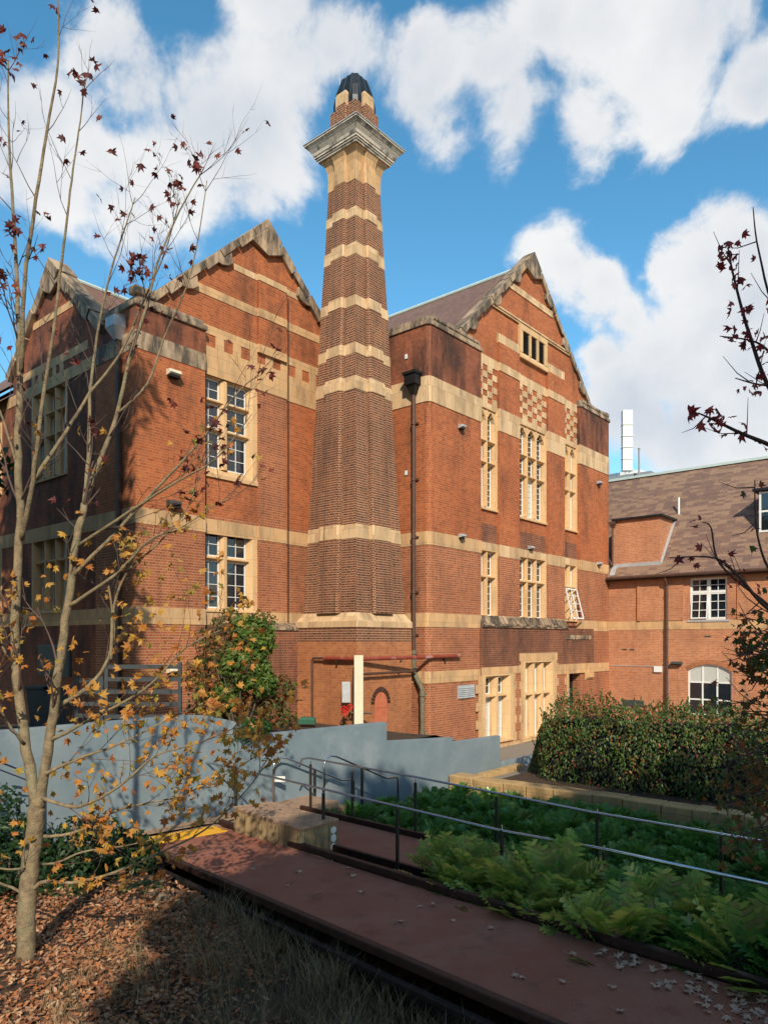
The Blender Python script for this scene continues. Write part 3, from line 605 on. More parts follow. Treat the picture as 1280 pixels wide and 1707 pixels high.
# ============================================================ CHIMNEY
CCu,CCv=19.72,18.30
def chim():
    rt=root('chimney_stack','very tall tapering brick chimney with sandstone bands, a wide cornice and a black domed cap','chimney',(CCu,CCv,.6),'B')
    def plan(W,z,p=.095,a=.29,c=.03,bf=1.0):
        h=W/2; k=h-W*a; p=p if z>13 else .062+(p-.062)*max(0,(z-5.3))/8; q=W*p*bf; cc=W*c
        side=[(-h,-h),(-k,-h),(-k,-h-q+cc),(-k+cc,-h-q),(k-cc,-h-q),(k,-h-q+cc),(k,-h)]
        pts=[]
        for r in range(4):
            for x,y in side:
                for _ in range(r): x,y=-y,x
                pts.append((CCu+x,CCv+y,z))
        return pts
    Z0,Z1=5.3,20.8
    prof=[(5.3,2.64),(8.4,2.38),(13.4,1.95),(16.4,1.74),(18.3,1.55),(20.8,1.36)]
    def Wf(z):
        for (a,wa),(b,wb) in zip(prof,prof[1:]):
            if z<=b: return wa+(wb-wa)*(z-a)/(b-a)
        return prof[-1][1]
    bands=[(7.9,8.4),(13.17,13.66),(14.46,14.84),(16.18,16.56),(18.05,18.5),(19.45,19.8)]
    lv=[Z0]; 
    for a,b in bands: lv+= [a,b]
    lv.append(Z1)
    sh=MB(); 
    for i in range(0,len(lv),2): 
        a,b=lv[i],lv[i+1]; sh.loft([plan(Wf(a),a),plan(Wf(b),b)],0)
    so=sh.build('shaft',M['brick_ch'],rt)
    sb=MB()
    for i,(a,b) in enumerate(bands):
        if i==1:  # big weathered step
            sb.loft([plan(Wf(a)+.05,a),plan(Wf(a)+.05,a+.3),plan(Wf(b)+.01,b)],0)
        else: sb.loft([plan(Wf(a)+.03,a),plan(Wf(b)+.03,b)],0)
    split_build(sb,'stone_band',M['stone_p'],rt,bevel=.012)
    # bell under the cornice
    be=MB(); be.loft([plan(1.38,20.8),plan(1.37,21.2),plan(1.40,21.5,p=.07),plan(1.52,21.72,p=.05),plan(1.85,21.95,p=.01)],0); be.build('bell_moulding',M['stone'],rt)
    sq=lambda W,z: [(CCu+x*W/2,CCv+y*W/2,z) for x,y in ((-1,-1),(1,-1),(1,1),(-1,1))]
    co=MB(); co.loft([sq(1.9,21.9),sq(1.93,21.97),sq(2.0,21.97),sq(2.0,22.03),sq(2.08,22.03),sq(2.08,22.1),sq(2.14,22.11),sq(2.2,22.2),sq(2.38,22.32),sq(2.38,22.34),sq(2.42,22.34),sq(2.58,22.44),sq(2.62,22.44),sq(2.62,22.5)],0)
    cn=co.build('cornice',M['stone_g'],rt)
    fl=MB(); fl.loft([sq(2.68,22.5),sq(2.68,22.53),sq(1.3,22.66)],0); fl.build('cornice_flashing',M['grey_lead'],cn)
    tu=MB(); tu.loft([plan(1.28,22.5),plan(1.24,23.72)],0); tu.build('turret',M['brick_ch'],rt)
    ts=MB()
    for r in range(4):
        W_=1.24; h=W_/2; k=h-W_*.3; q=W_*.075
        pts=[(-k-.02,-h+.12),(-k-.02,-h-q-.012),(k+.02,-h-q-.012),(k+.02,-h+.12)]; pp=[]
        for x,y in pts:
            for _ in range(r): x,y=-y,x
            pp.append((CCu+x,CCv+y))
        a=[(x,y,23.62) for x,y in pp]; b=[(x,y,24.1) for x,y in pp]
        cxy=(sum(x for x,_ in pp)/4,sum(y for _,y in pp)/4)
        c=[(x*.8+cxy[0]*.2,y*.8+cxy[1]*.2,24.18) for x,y in pp]
        ts.loft([a,b,c],0)
    split_build(ts,'turret_stone',M['stone_p'],rt,bevel=.01)
    ca=MB(); o8=lambda W,z,k=.62:[(CCu+x*W/2,CCv+y*W/2,z) for x,y in ((-1,-k),(-k,-1),(k,-1),(1,-k),(1,k),(k,1),(-k,1),(-1,k))]
    ca.loft([o8(1.22,23.6,.8),o8(1.22,23.95,.78),o8(1.13,24.42,.66),o8(.80,24.93,.55),o8(.10,25.24,.5)],0); co_=ca.build('cap',M['lead'],rt)
    rb=MB()
    for (x,y) in ((-1,-.6),(-.6,-1),(.6,-1),(1,-.6),(-1,.6),(0,-1),(-1,0)):
        rb.tube([(CCu+x*.61,CCv+y*.61,24.0),(CCu+x*.565,CCv+y*.565,24.42),(CCu+x*.40,CCv+y*.40,24.94),(CCu+x*.05,CCv+y*.05,25.24)],.014,6)
    rb.build('cap_rib',M['slat'],co_)
    rod=MB(); rod.tube([(CCu-.42,CCv+.35,24.0),(CCu-.42,CCv+.35,25.35)],.013,6); rod.build('lightning_rod',M['grey_lead'],rt)
    cond=MB(); pts=[]
    for z in (24.0,22.6): pts.append((CCu-.75,CCv+.1,z))
    cond.tube([(CCu-.68,CCv+.25,24.0),(CCu-.68,CCv+.25,22.6)],.012,5)
    pts=[(CCu-Wf(z)/2*1.17-.02,CCv+.12,z) for z in (21,18.5,16.4,14.6,13.7)]; cond.tube(pts,.014,5)
    pts=[(CCu-Wf(z)/2*1.16-.05,CCv+.12,z) for z in (13.6,10,8.4,7.9,5.4)]; cond.tube(pts,.016,5)
    cond.build('lightning_conductor',M['pipe'],rt)
    # base
    sq2=lambda W,z: [(CCu+x*W/2,CCv+y*W/2,z) for x,y in ((-1,-1),(1,-1),(1,1),(-1,1))]
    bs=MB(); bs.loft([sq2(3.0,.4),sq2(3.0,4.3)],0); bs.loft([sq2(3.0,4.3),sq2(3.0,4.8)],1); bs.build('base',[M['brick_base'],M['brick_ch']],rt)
    pb=MB(); pb.loft([sq2(3.06,4.8),sq2(3.06,5.02),sq2(3.0,5.04),sq2(2.5,5.42)],0); pb.build('plinth_course',M['stone_p'],rt,bevel=.01)
    # arched hatch on the right face
    ht=MB(); f=Fac('V',CCv-1.5); cx=CCu-.25
    arch=[(cx-.32,1.45),(cx+.32,1.45),(cx+.32,2.1)]+[(cx+.32*math.cos(R(a)),2.1+.42*math.sin(R(a))) for a in range(15,180,15)]+[(cx-.32,2.1)]
    f.extd(ht,arch,.0,.03); f.box(ht,cx-.3,cx+.3,.031,.045,1.98,2.02); h=ht.build('hatch',M['rust'],rt)
    ah=MB()
    for i in range(13):
        a=R(i*180/13+1.2); b=R((i+1)*180/13-1.2); r0,r1=.34,.52
        f.extd(ah,[(cx+r0*math.cos(a),2.1+(r0+.09)*math.sin(a)),(cx+r1*math.cos(a),2.1+(r1+.09)*math.sin(a)),(cx+r1*math.cos(b),2.1+(r1+.09)*math.sin(b)),(cx+r0*math.cos(b),2.1+(r0+.09)*math.sin(b))],0,.008)
    ah.build('arch_bricks',M['steel'],rt)
chim()

# ============================================================ LEFT GABLED BUILDING
def left_gable():
    rt=root('gabled_building','red brick building with a sandstone coped gable left of the chimney, behind the bare maple','building',(17.0,20.2,1.2),'B')
    F=Fac('V',20.2)
    holes=[(14.2,16.7,9.8,13.3),(14.2,16.7,5.25,8.2)]
    mb=MB(); wall(mb,F,13.9,21.5,.6,13.2,holes,mfn=Zmat((-9,2),(5.2,1),(8.5,0)))
    F.extd(mb,[(12.4,13.2),(21.9,13.2),(21.9,14.65),(17.1,19.15),(12.4,14.65)],0,-.35,0)
    mb.build('gable_wall',[M['brick_low'],M['brick_low'],M['brick_dark']],rt) if False else mb.build('gable_wall',[M['brick'],M['brick_low'],M['brick_dark']],rt)
    pl=MB(); pl.box((16.7,20.1,8.4),(18.0,20.22,13.2),1); pl.box((16.7,20.1,14.85),(18.0,20.22,15.8),0); pl.box((16.7,20.1,16.12),(18.0,20.22,17.1),0); pl.box((16.7,20.1,5.37),(18.0,20.22,7.9),1); split_build(pl,'brick_pier',[M['brick'],M['brick_low']],rt)
    st=MB()
    def band(z0,z1,s0,s1,skip=None,m=0,o=.02):
        F.box(st,s0,s1,o,-.02,z0,z1,m)
        a,b=max(s0,16.7),min(s1,18.0)
        if b>a: F.box(st,a-.01,b+.01,.1+o,-.02,z0+.001,z1-.001,m)
    band(4.85,5.36,13.9,19.3); band(7.9,8.4,13.9,21.4); band(15.82,16.12,13.9,20.3); band(17.1,17.32,15.7,18.9,m=1); band(13.2,14.15,14.2,21.4); band(14.55,14.85,14.2,21.4)
    # brick squares left between stone blocks
    s=14.2; k=0
    while s<21.3:
        F.box(st,s,s+.34,.021,-.02,14.15,14.55); s+=.72
    F.box(st,16.7,18.01,.121,-.02,14.15,14.55) if False else None
    split_build(st,'stone_band',[M['stone'],M['stone_p']],rt,bevel=.005)
    window(Fac('V',20.2),rt,14.0,16.7,9.8,13.3,2,(11.45,12.4),jamb=.36,mull=.3,head=.14,sill=.36,bars=(2,.42),dep=.2,proud=.015,label='upper mullioned window of six dark lights')
    window(Fac('V',20.2),rt,14.0,16.7,5.3,8.2,2,(7.12,),jamb=.36,mull=.3,head=.18,sill=.14,bars=(2,.4),dep=.2,proud=.015,blind=(),label='lower mullioned window of four lights')
    # corner block in front
    cb=MB(); zl=[.6,5.1,8.1,13.4,14.5]; mi=[2,2,0,3]
    for k in range(4):
        cb.ext([(x,y,zl[k]) for x,y in ((11.85,20.0),(14.36,20.0),(14.36,22.4),(11.85,22.4))],(0,0,zl[k+1]-zl[k]),mi[k],cap=False)
    cb.build('corner_tower_wall',[M['brick'],M['brick_low'],M['brick_low'],M['brick_soot']],rt)
    sb=MB()
    for z0,z1,m in ((4.85,5.37,0),(7.9,8.4,0),(13.2,13.75,1)): sb.box((11.83,19.98,z0),(14.38,22.42,z1),m)
    split_build(sb,'corner_stone_band',[M['stone'],M['stone_w']],rt,bevel=.005)
    cp=MB(); cp.box((11.78,19.92,14.5),(14.42,22.5,14.68)); cp.box((11.9,20.0,14.68),(14.32,22.3,14.84)); cp.ext([(11.78,19.92,14.84),(12.5,19.92,14.84),(12.5,20.3,14.84),(11.78,20.3,14.84)],(0,0,.25))
    cp.build('parapet_coping',M['stone_w'],rt,bevel=.04)
    gc=MB()
    coping(F,gc,[(12.2,14.85),(17.1,19.45)],th=.32,over=.17,back=.42,blocks=7,jit=.02); coping(F,gc,[(22.0,14.85),(17.1,19.45)],th=.36,over=.16,back=.42,blocks=7,jit=.02)
    F.extd(gc,[(16.35,18.4),(17.1,18.1),(17.85,18.4),(17.1,19.1)],.17,0)
    for s_,z in ((13.5,15.6),(14.9,16.9),(20.5,15.6),(19.2,16.9)):
        sg=1 if s_<17.1 else -1
        F.extd(gc,[(s_,z+.12),(s_+sg*.6,z+.66),(s_+sg*.66,z+.32),(s_+sg*.45,z+.16),(s_+sg*.22,z+.1)],.15,0)
    gc.build('gable_coping',M['stone_w'],rt,bevel=.02)
    rf=MB()
    for sg in (-1,1):
        u=17.1+sg*4.9; p=[(17.1,20.55,18.95),(17.1,40,18.95),(u,40,14.35),(u,20.55,14.35)]; rf.poly(p); rf.poly([(x,y,z-.12) for x,y,z in p][::-1])
    rf.build('roof',M['tiles'],rt)
    # square downpipe in the re-entrant corner, thin conductor, lamps
    dp=MB(); dp.box((14.365,20.06,1.6),(14.43,20.16,13.9)); dp.build('downpipe',M['black'],rt)
    cn=MB(); cn.tube([(18.05,20.06,16.9),(18.05,20.06,5.0)],.022,6); cn.build('lightning_conductor',M['black'],rt)
    for i,(u,z,m) in enumerate(((12.9,12.85,'green_box'),(12.9,8.75,'black'),(12.9,3.5,'white'))):
        l=MB(); f=Fac('V',20.0); f.exts(l,[(0,z),(.2,z-.02),(.26,z-.12),(.2,z-.17),(0,z-.2)],u,u+.42); lo_=l.build('wall_lamp',M['cream' if i!=1 else 'slat'],rt,bevel=.015)
        g=MB(); f.box(g,u+.03,u+.39,.02,.2,z-.25,z-.205); g.build('lamp_lens',M['black'],lo_)
    vb=MB()
    for (u,z) in ((20.2,12.6),(20.2,8.75)): Fac('V',20.2).box(vb,u,u+.26,.01,-.02,z,z+.17)
    split_build(vb,'air_brick',M['rust'],rt)
    # lower lean-to block with a pale eroded top beside the chimney
    ll=MB(); ll.box((16.2,19.75,.6),(19.0,20.2,4.7)); ll.build('lower_wall',M['brick_dark'],rt)
    lt=MB(); Fac('V',19.75).exts(lt,[(.04,4.7),(.04,4.78),(-.42,5.0),(-.45,4.7)],16.2,19.1)
    for i in range(9): Fac('V',19.75).exts(lt,[(.06,4.72),(.03,4.85),(-.3,4.98),(-.3,4.72)],16.25+i*.31,16.25+i*.31+rnd.uniform(.15,.28))
    lt.build('eroded_ledge',M['stone_w'],rt)
    # left-facing drainpipe
    d2=MB(); d2.box((11.70,20.75,2.0),(11.82,20.9,13.7)); d2.build('downpipe',M['pipe'],rt)
    h2=MB(); h2.loft([[(11.72+a*x,20.82+a*y,z) for x,y in ((-1,-1),(1,-1),(1,1),(-1,1))] for a,z in ((.08,13.6),(.26,13.95),(.26,14.25),(.3,14.3))],0); h2.build('rainwater_head',M['grey_lead'],rt)
left_gable()

# ============================================================ FAR LEFT GABLE (faces left)
def side_gable():
    rt=root('gabled_building','shaded brick building with a small coped gable at the left edge behind the maple','building',(11.85,25.2,1.2),'B')
    F=Fac('U',11.85); y0,y1=22.4,28.4
    holes=[(24.3,27.0,10.0,13.3),(24.3,27.0,5.3,8.2),(29.6,31.4,5.3,8.2),(29.6,31.4,10.0,12.8)]
    mb=MB(); wall(mb,F,y0,40,.6,13.3,holes,mfn=Zmat((-9,0),(20,0)))
    F.extd(mb,[(22.0,13.3),(28.6,13.3),(28.6,14.3),(25.3,17.3),(22.0,14.3)],0,-.35,0)
    F.box(mb,28.6,40,0,-.3,13.3,13.68)
    mb.build('gable_wall',[M['brick_soot_shade']],rt)
    st=MB(); 
    for z0,z1,a,b in ((4.85,5.36,22.42,40),(7.9,8.4,22.42,40),(13.2,13.6,22.42,40),(13.9,14.2,22.9,27.9),(15.6,15.85,23.9,26.9)): F.box(st,a,b,.02,-.02,z0,z1)
    for i in range(10):
        if i%2: F.box(st,24.3+i*.27,24.3+(i+1)*.27,.02,-.02,13.6,13.9)
    split_build(st,'stone_band',M['stone'],rt,bevel=.005)
    for k,(a,b,c,d) in enumerate(holes):
        window(F,rt,a,b,c,d,3 if k<2 else 2,(7.15,) if c<9 else (11.6,12.4),jamb=.22,mull=.22,head=.12,sill=.15,bars=(1,.45),dep=.28)
    gc=MB(); coping(F,gc,[(21.7,14.35),(25.3,17.65)],th=.42,over=.2,back=.5,blocks=5,jit=.03); coping(F,gc,[(28.9,14.35),(25.3,17.65)],th=.42,over=.2,back=.5,blocks=5,jit=.03)
    F.extd(gc,[(24.7,16.7),(25.3,16.4),(25.9,16.7),(25.3,17.3)],.17,0)
    gc.build('gable_coping',M['stone_w'],rt,bevel=.03)
    rf=MB()
    for sg in (-1,1):
        v=25.3+sg*3.5; p=[(12.2,25.3,17.2),(18.5,25.3,17.2),(18.5,v,13.95),(12.2,v,13.95)]; rf.poly(p); rf.poly([(x,y,z-.12) for x,y,z in p][::-1])
    p=[(11.4,28.9,13.3),(11.4,42,13.3),(16,42,17.2),(16,28.9,17.2)]; rf.poly(p); rf.poly([(11.85,28.9,13.3),(16,28.9,17.2),(16,28.9,13.3)])
    ro=rf.build('roof',M['tiles'],rt)
    rc=MB(); rc.tube([(12.3,25.3,17.24),(18.4,25.3,17.24)],.08,8); rc.build('ridge_cap',M['copper'],ro)
    lw=MB(); F.box(lw,24.0,26.4,.06,-.01,3.1,4.2,0)
    for i in range(12): F.box(lw,24.05,26.35,.09,.06,3.15+i*.085,3.2+i*.085)
    lw.build('louvre_window',M['slat'],rt)
side_gable()

# ============================================================ RIGHT WING
def wing():
    rt=root('brick_wing','low orange brick wing with a mottled slate roof at the right edge','building',(37.4,10,-.3),'B')
    F=Fac('U',37.4); W1=(10.25,12.0,5.38,7.45); W2=(10.05,12.1,.7,3.2)
    mb=MB(); wall(mb,F,-8,16.2,-.4,7.7,[W1,W2],depth=.2)
    mb.build('wall',[M['brick_wing']],rt)
    ar=MB()  # segmental arch infill corners
    cx=(W2[0]+W2[1])/2; hw=(W2[1]-W2[0])/2; rr=1.7; zc=3.2-rr
    n=12
    for i in range(n):
        a=W2[0]+(W2[1]-W2[0])*i/n; b=W2[0]+(W2[1]-W2[0])*(i+1)/n
        za=zc+math.sqrt(rr*rr-(a-cx)**2); zb=zc+math.sqrt(rr*rr-(b-cx)**2)
        if 3.2-min(za,zb)>.004: F.extd(ar,[(a,za),(b,zb),(b,3.2),(a,3.2)],.0,-.2)
    ar.build('arch_brickwork',M['brick_wing'],rt)
    vs=MB(); n=22
    for i in range(n):
        t0=-math.asin(hw/rr)+2*math.asin(hw/rr)*(i+.08)/n; t1=-math.asin(hw/rr)+2*math.asin(hw/rr)*(i+.92)/n
        F.extd(vs,[(cx+rr*math.sin(t0),zc+rr*math.cos(t0)),(cx+(rr+.2)*math.sin(t0),zc+(rr+.2)*math.cos(t0)),(cx+(rr+.2)*math.sin(t1),zc+(rr+.2)*math.cos(t1)),(cx+rr*math.sin(t1),zc+rr*math.cos(t1))],.008,-.01)
    vs.build('arch_bricks',M['brick_base'],rt)
    st=MB(); F.box(st,-8,16.2,.02,-.02,4.92,5.36); split_build(st,'stone_band',M['stone'],rt,bevel=.005)
    # arched white window
    wf=MB(); gl=MB(); d=-.1
    for x in (W2[0]+.035,W2[0]+(W2[1]-W2[0])/3,W2[0]+2*(W2[1]-W2[0])/3,W2[1]-.035):
        F.box(wf,x-.035,x+.035,d,d-.06,.7,zc+math.sqrt(rr*rr-(x-cx)**2)-.0)
    for z in (.74,1.45,2.3,): F.box(wf,W2[0],W2[1],d-.003,d-.057,z-.035,z+.035)
    for i in range(12):
        a=W2[0]+(W2[1]-W2[0])*i/12; b=W2[0]+(W2[1]-W2[0])*(i+1)/12
        za=zc+math.sqrt(rr*rr-(a-cx)**2); zb=zc+math.sqrt(rr*rr-(b-cx)**2); F.extd(wf,[(a,za-.07),(b,zb-.07),(b,zb),(a,za)],d+.002,d-.062)
    wo=wf.build('arched_window',M['white'],rt); F.box(gl,W2[0],W2[1],d-.03,d-.04,.7,2.3); gl.build('glass',M['glass'],wo)
    g2=MB(); F.box(g2,W2[0],W2[1],d-.03,d-.04,2.3,3.2); g2.build('upper_panes',M['blind'],wo)
    # white casement pair
    c=MB(); g=MB(); a,b,z0,z1=W1; 
    def sash(x0,x1,q0,q1,tilt=0):
        w=.06
        def bx(p0,p1,r0,r1,e=0):
            y0=d-e+(q1-r0)*tilt; y1=d-e+(q1-r1)*tilt
            F_=lambda s,dd,z:F(s,dd,z)
            c.ext([F(p0,y0,r0),F(p1,y0,r0),F(p1,y1,r1),F(p0,y1,r1)],Vector(F(0,-.045,0))-Vector(F(0,0,0)))
        bx(x0,x0+w,q0,q1); bx(x1-w,x1,q0,q1); bx(x0+w,x1-w,q0,q0+w); bx(x0+w,x1-w,q1-w,q1)
        bx((x0+x1)/2-.015,(x0+x1)/2+.015,q0+w,q1-w,.005)
        nr=3 if q1-q0>.9 else 2
        for k in range(1,nr): z=q0+(q1-q0)*k/nr; bx(x0+w,x1-w,z-.015,z+.015,.006)
    m=(a+b)/2; zt=6.72
    for (p,q) in ((a+.05,m-.03),(m+.03,b-.05)):
        sash(p,q,zt+.04,z1-.04); sash(p,q,z0+.06,zt-.03,0.12 if p>m else 0)
    F.box(c,a,b,d+.02,d-.08,z0,z0+.05); F.box(c,a,a+.05,d+.02,d-.08,z0,z1); F.box(c,b-.05,b,d+.02,d-.08,z0,z1); F.box(c,m-.03,m+.03,d+.015,d-.08,z0,z1); F.box(c,a,b,d+.012,d-.08,zt-.03,zt+.04); F.box(c,a,b,d+.02,d-.08,z1-.05,z1)
    co=c.build('casement_window',M['white'],rt); F.box(g,a,b,d-.06,d-.07,z0,z1); g.build('glass',M['glass'],co)
    sl=MB(); F.box(sl,a-.1,b+.1,.06,-.1,z0-.1,z0-.01); sl.build('window_sill',M['grey_lead'],rt)
    # blind recess by the corner: two pilaster strips of brick
    bl=MB(); F.box(bl,14.45,14.62,.09,-.01,5.37,7.6); F.box(bl,12.9,14.45,.05,-.01,5.37,7.6); F.box(bl,12.3,12.9,.052,-.01,5.37,7.6); F.box(bl,-8,9.8,.05,-.01,5.37,7.6); split_build(bl,'brick_pier',M['brick_wing'],rt)
    # roof
    E=37.0; ez=7.66; ru=42.4; rz=14.0
    rf=MB(); p=[(E,-10,ez),(E,16.15,ez),(ru,16.15,rz),(ru,-10,rz)]
    rf.ext(p[::-1],(0.0,0,-.1)); rf.ext([(ru,-10,rz),(ru,20.5,rz),(ru+5.4,20.5,ez),(ru+5.4,-10,ez)],(0,0,-.1))
    rf.ext([(37.62,16.15,8.4),(37.62,20.5,8.4),(ru,20.5,rz),(ru,16.15,rz)],(0,0,-.1))
    ro=rf.build('roof',M['slate'],rt)
    rc=MB(); rc.box((ru-.14,-10,rz-.04),(ru+.14,20.5,rz+.1)); rc.build('ridge_cap',M['copper'],ro)
    gt=MB(); gt.tube([(E-.06,-10,ez-.02),(E-.06,16.1,ez-.02)],.085,8); gt.build('gutter',M['pipe'],ro)
    sf=MB(); sf.box((E+.03,-10,ez-.16),(37.4,16.1,ez-.1)); sf.build('soffit',M['soffit'],ro)
    # brick dormer near the corner
    dm=MB(); v0,v1=13.55,16.05; zb,zt=8.25,10.75
    dm.ext([(37.62,v0,zb-.2),(37.62,v0,zt),(39.9,v0,zt),(39.9,v0,zb-.2)],(0,v1-v0,0)); do=dm.build('brick_dormer',M['brick_wing'],rt)
    dr=MB(); dr.box((37.45,v0-.18,zt),(39.9,v1+.02,zt+.1)); dr.build('dormer_roof',M['lead'],do)
    fl=MB(); fl.box((37.50,v0-.1,zb-.02),(37.62,v1,zb+.18)); k=(rz-ez)/(ru-E)
    fl.ext([(37.55,v0-.13,ez+(37.55-E)*k+.02),(37.75,v0-.13,ez+(37.55-E)*k+.02),(39.8,v0-.13,ez+(39.6-E)*k+.1),(39.6,v0-.13,ez+(39.6-E)*k+.1)],(0,.125,0))
    fl.ext([(37.1,16.02,7.8),(37.1,15.75,7.8),(37.45,15.75,8.25),(37.45,16.02,8.25)],(0,0,.06)); fl.build('lead_flashing',M['grey_lead'],do)
    # white dormer window
    wd=MB(); v0,v1=6.4,9.15; u=38.65; wd.box((u,v0,9.55),(40.8,v1,11.6)); w=wd.build('window_dormer',M['slate'],rt)
    wr=MB(); wr.box((u-.22,v0-.25,11.6),(40.9,v1+.25,11.72)); wr.build('dormer_roof',M['lead'],w)
    wf=MB(); wg=MB()
    fu=Fac('U',u); 
    for i in range(6): x=v0+.06+i*(v1-v0-.12)/5; fu.box(wf,x-.045,x+.045,.04,-.0,9.6,11.58)
    for z in (9.64,10.6,11.5): fu.box(wf,v0,v1,.038,-.0,z-.045,z+.045)
    wf.build('window_frame',M['white'],w); fu.box(wg,v0+.05,v1-.05,.012,.0,9.6,11.5); wg.build('glass',M['glass'],w)
    vp=MB(); vp.tube([(40.0,13.4,10.9),(40.0,13.4,12.05)],.055,8); vp.build('vent_pipe',M['white'],rt)
    dp=MB(); dp.tube([(37.0,13.08,7.6),(37.05,13.08,7.4),(37.27,13.08,7.1),(37.27,13.08,-.3)],.07,8)
    for z in (6.6,4.9,3.2,1.6): dp.tube([(37.27,13.08,z),(37.27,13.08,z+.1)],.09,8)
    dp.build('downpipe',M['pipe'],rt)
    d3=MB(); d3.tube([(37.45,16.0,10.4),(37.45,16.0,8.1)],.05,8); d3.loft([[(37.45+a*x,16.0+a*y,z) for x,y in ((-1,-1),(1,-1),(1,1),(-1,1))] for a,z in ((.07,10.4),(.14,10.55),(.14,10.7))],0); d3.build('dormer_downpipe',M['pipe'],rt)
    # small fittings
    q=MB(); F.box(q,13.35,13.75,.1,0,2.75,3.05); q.build('junction_box',M['white'],rt)
    q=MB(); F.exts(q,[(0,3.3),(.24,3.28),(.3,3.2),(.2,3.12),(0,3.14)],12.35,12.85); q.build('flood_lamp',M['slat'],rt)
    q=MB(); F.box(q,12.9,16.1,.03,0,3.02,3.05); F.box(q,9.9,12.9,.03,0,3.05,3.075) if False else None; q.build('cable',M['grey_lead'],rt)
    q=MB()
    for a_ in ((14.8,15.05),(15.2,15.45),): F.box(q,*a_,.004,-.02,3.85,3.93)
    F.box(q,11.0,11.3,.004,-.02,4.52,4.6); F.box(q,14.3,15.5,.01,-.02,.9,1.25); split_build(q,'air_brick',M['slat'],rt)
wing()

# ---------------- plant structure and telecom mast behind
def behind():
    # flat-roofed building glimpsed between gable and wing
    rt=root('rear_building','strip of a flat roofed brick building behind the wing ridge','building',(50,22,-.3),'B')
    b=MB(); b.box((48,18,-.3),(60,34,15.3)); b.build('wall',M['brick_wing'],rt)
    b=MB(); b.box((47.8,17.8,15.3),(60.2,34.2,15.55)); b.build('roof',M['plastic_grey'],rt)
    b=MB(); b.box((50.5,19.5,15.55),(53,24,16.4)); b.build('plant_box',M['white'],rt)
    p=at(1045,775,50); 
    t=root('antenna_mast','white stacked panel antenna standing behind the ridge of the wing','antenna',(p.x,p.y,15.2))
    for i in range(5):
        z=16.05+i*.78 if i<4 else 16.05+4*.78; h=.72 if i<4 else 1.0
        m=MB(); m.box((p.x-.34,p.y-.2,z),(p.x+.34,p.y+.2,z+h)); m.box((p.x-.38,p.y-.24,z-.03),(p.x+.38,p.y+.24,z+.02)); m.build('antenna_panel',M['white'],t,bevel=.02)
    m=MB(); m.tube([(p.x-.1,p.y,15.2),(p.x-.1,p.y,16.1)],.05,6); m.tube([(p.x+.15,p.y,15.2),(p.x+.15,p.y,16.1)],.05,6); m.build('antenna_pole',M['white'],t)
    p=at(1065,790,48); m=MB(); m.tube([(p.x,p.y,14.9),(p.x,p.y,17.0)],.06,8); m.tube([(p.x,p.y,17.0),(p.x,p.y,17.05)],.09,8)
    bobj(m,'vent_pipe',M['plastic_grey'],'thin grey vent pipe right of the white antenna','pipe',(p.x,p.y,14.9),'W')
behind()

# ============================================================ GROUND, RAMPS, WALLS
D1=Vector((.64,-.77,0)).normalized(); N1=Vector((.77,.64,0)).normalized(); A1=Vector((-3.03,13.9,0))   # ramp 1: far edge start, direction, towards far side
def r1(s,t,z=0): return Vector((A1.x+D1.x*s-N1.x*t, A1.y+D1.y*s-N1.y*t, .75+.05*s+z))
def sstep(a,b,x):
    t=max(0,min(1,(x-a)/(b-a))); return t*t*(3-2*t)
def hgt(x,y):
    u,v=W2B(x,y)
    q=(Vector((x,y,0))-A1); t=-q.dot(N1); s=q.dot(D1)
    front=sstep(1.5,2.1,t)                      # in front of the near ramp
    h=.05*(1-front)+ (.48+.25*sstep(0,-4,x)+.035*max(0,min(s,9)))*front
    if t<1.3: h=-.05+.2*sstep(9.5,8.5,u)
    h-=.25*sstep(16,19,u)*(1-front)
    if t<1.6 and s<.6 and u<10.7 and v<12.4: h=max(h,.66*sstep(.6,-.2,s))   # under the landing
    h+=.05*noise.noise((x*.7,y*.7,0))
    return h
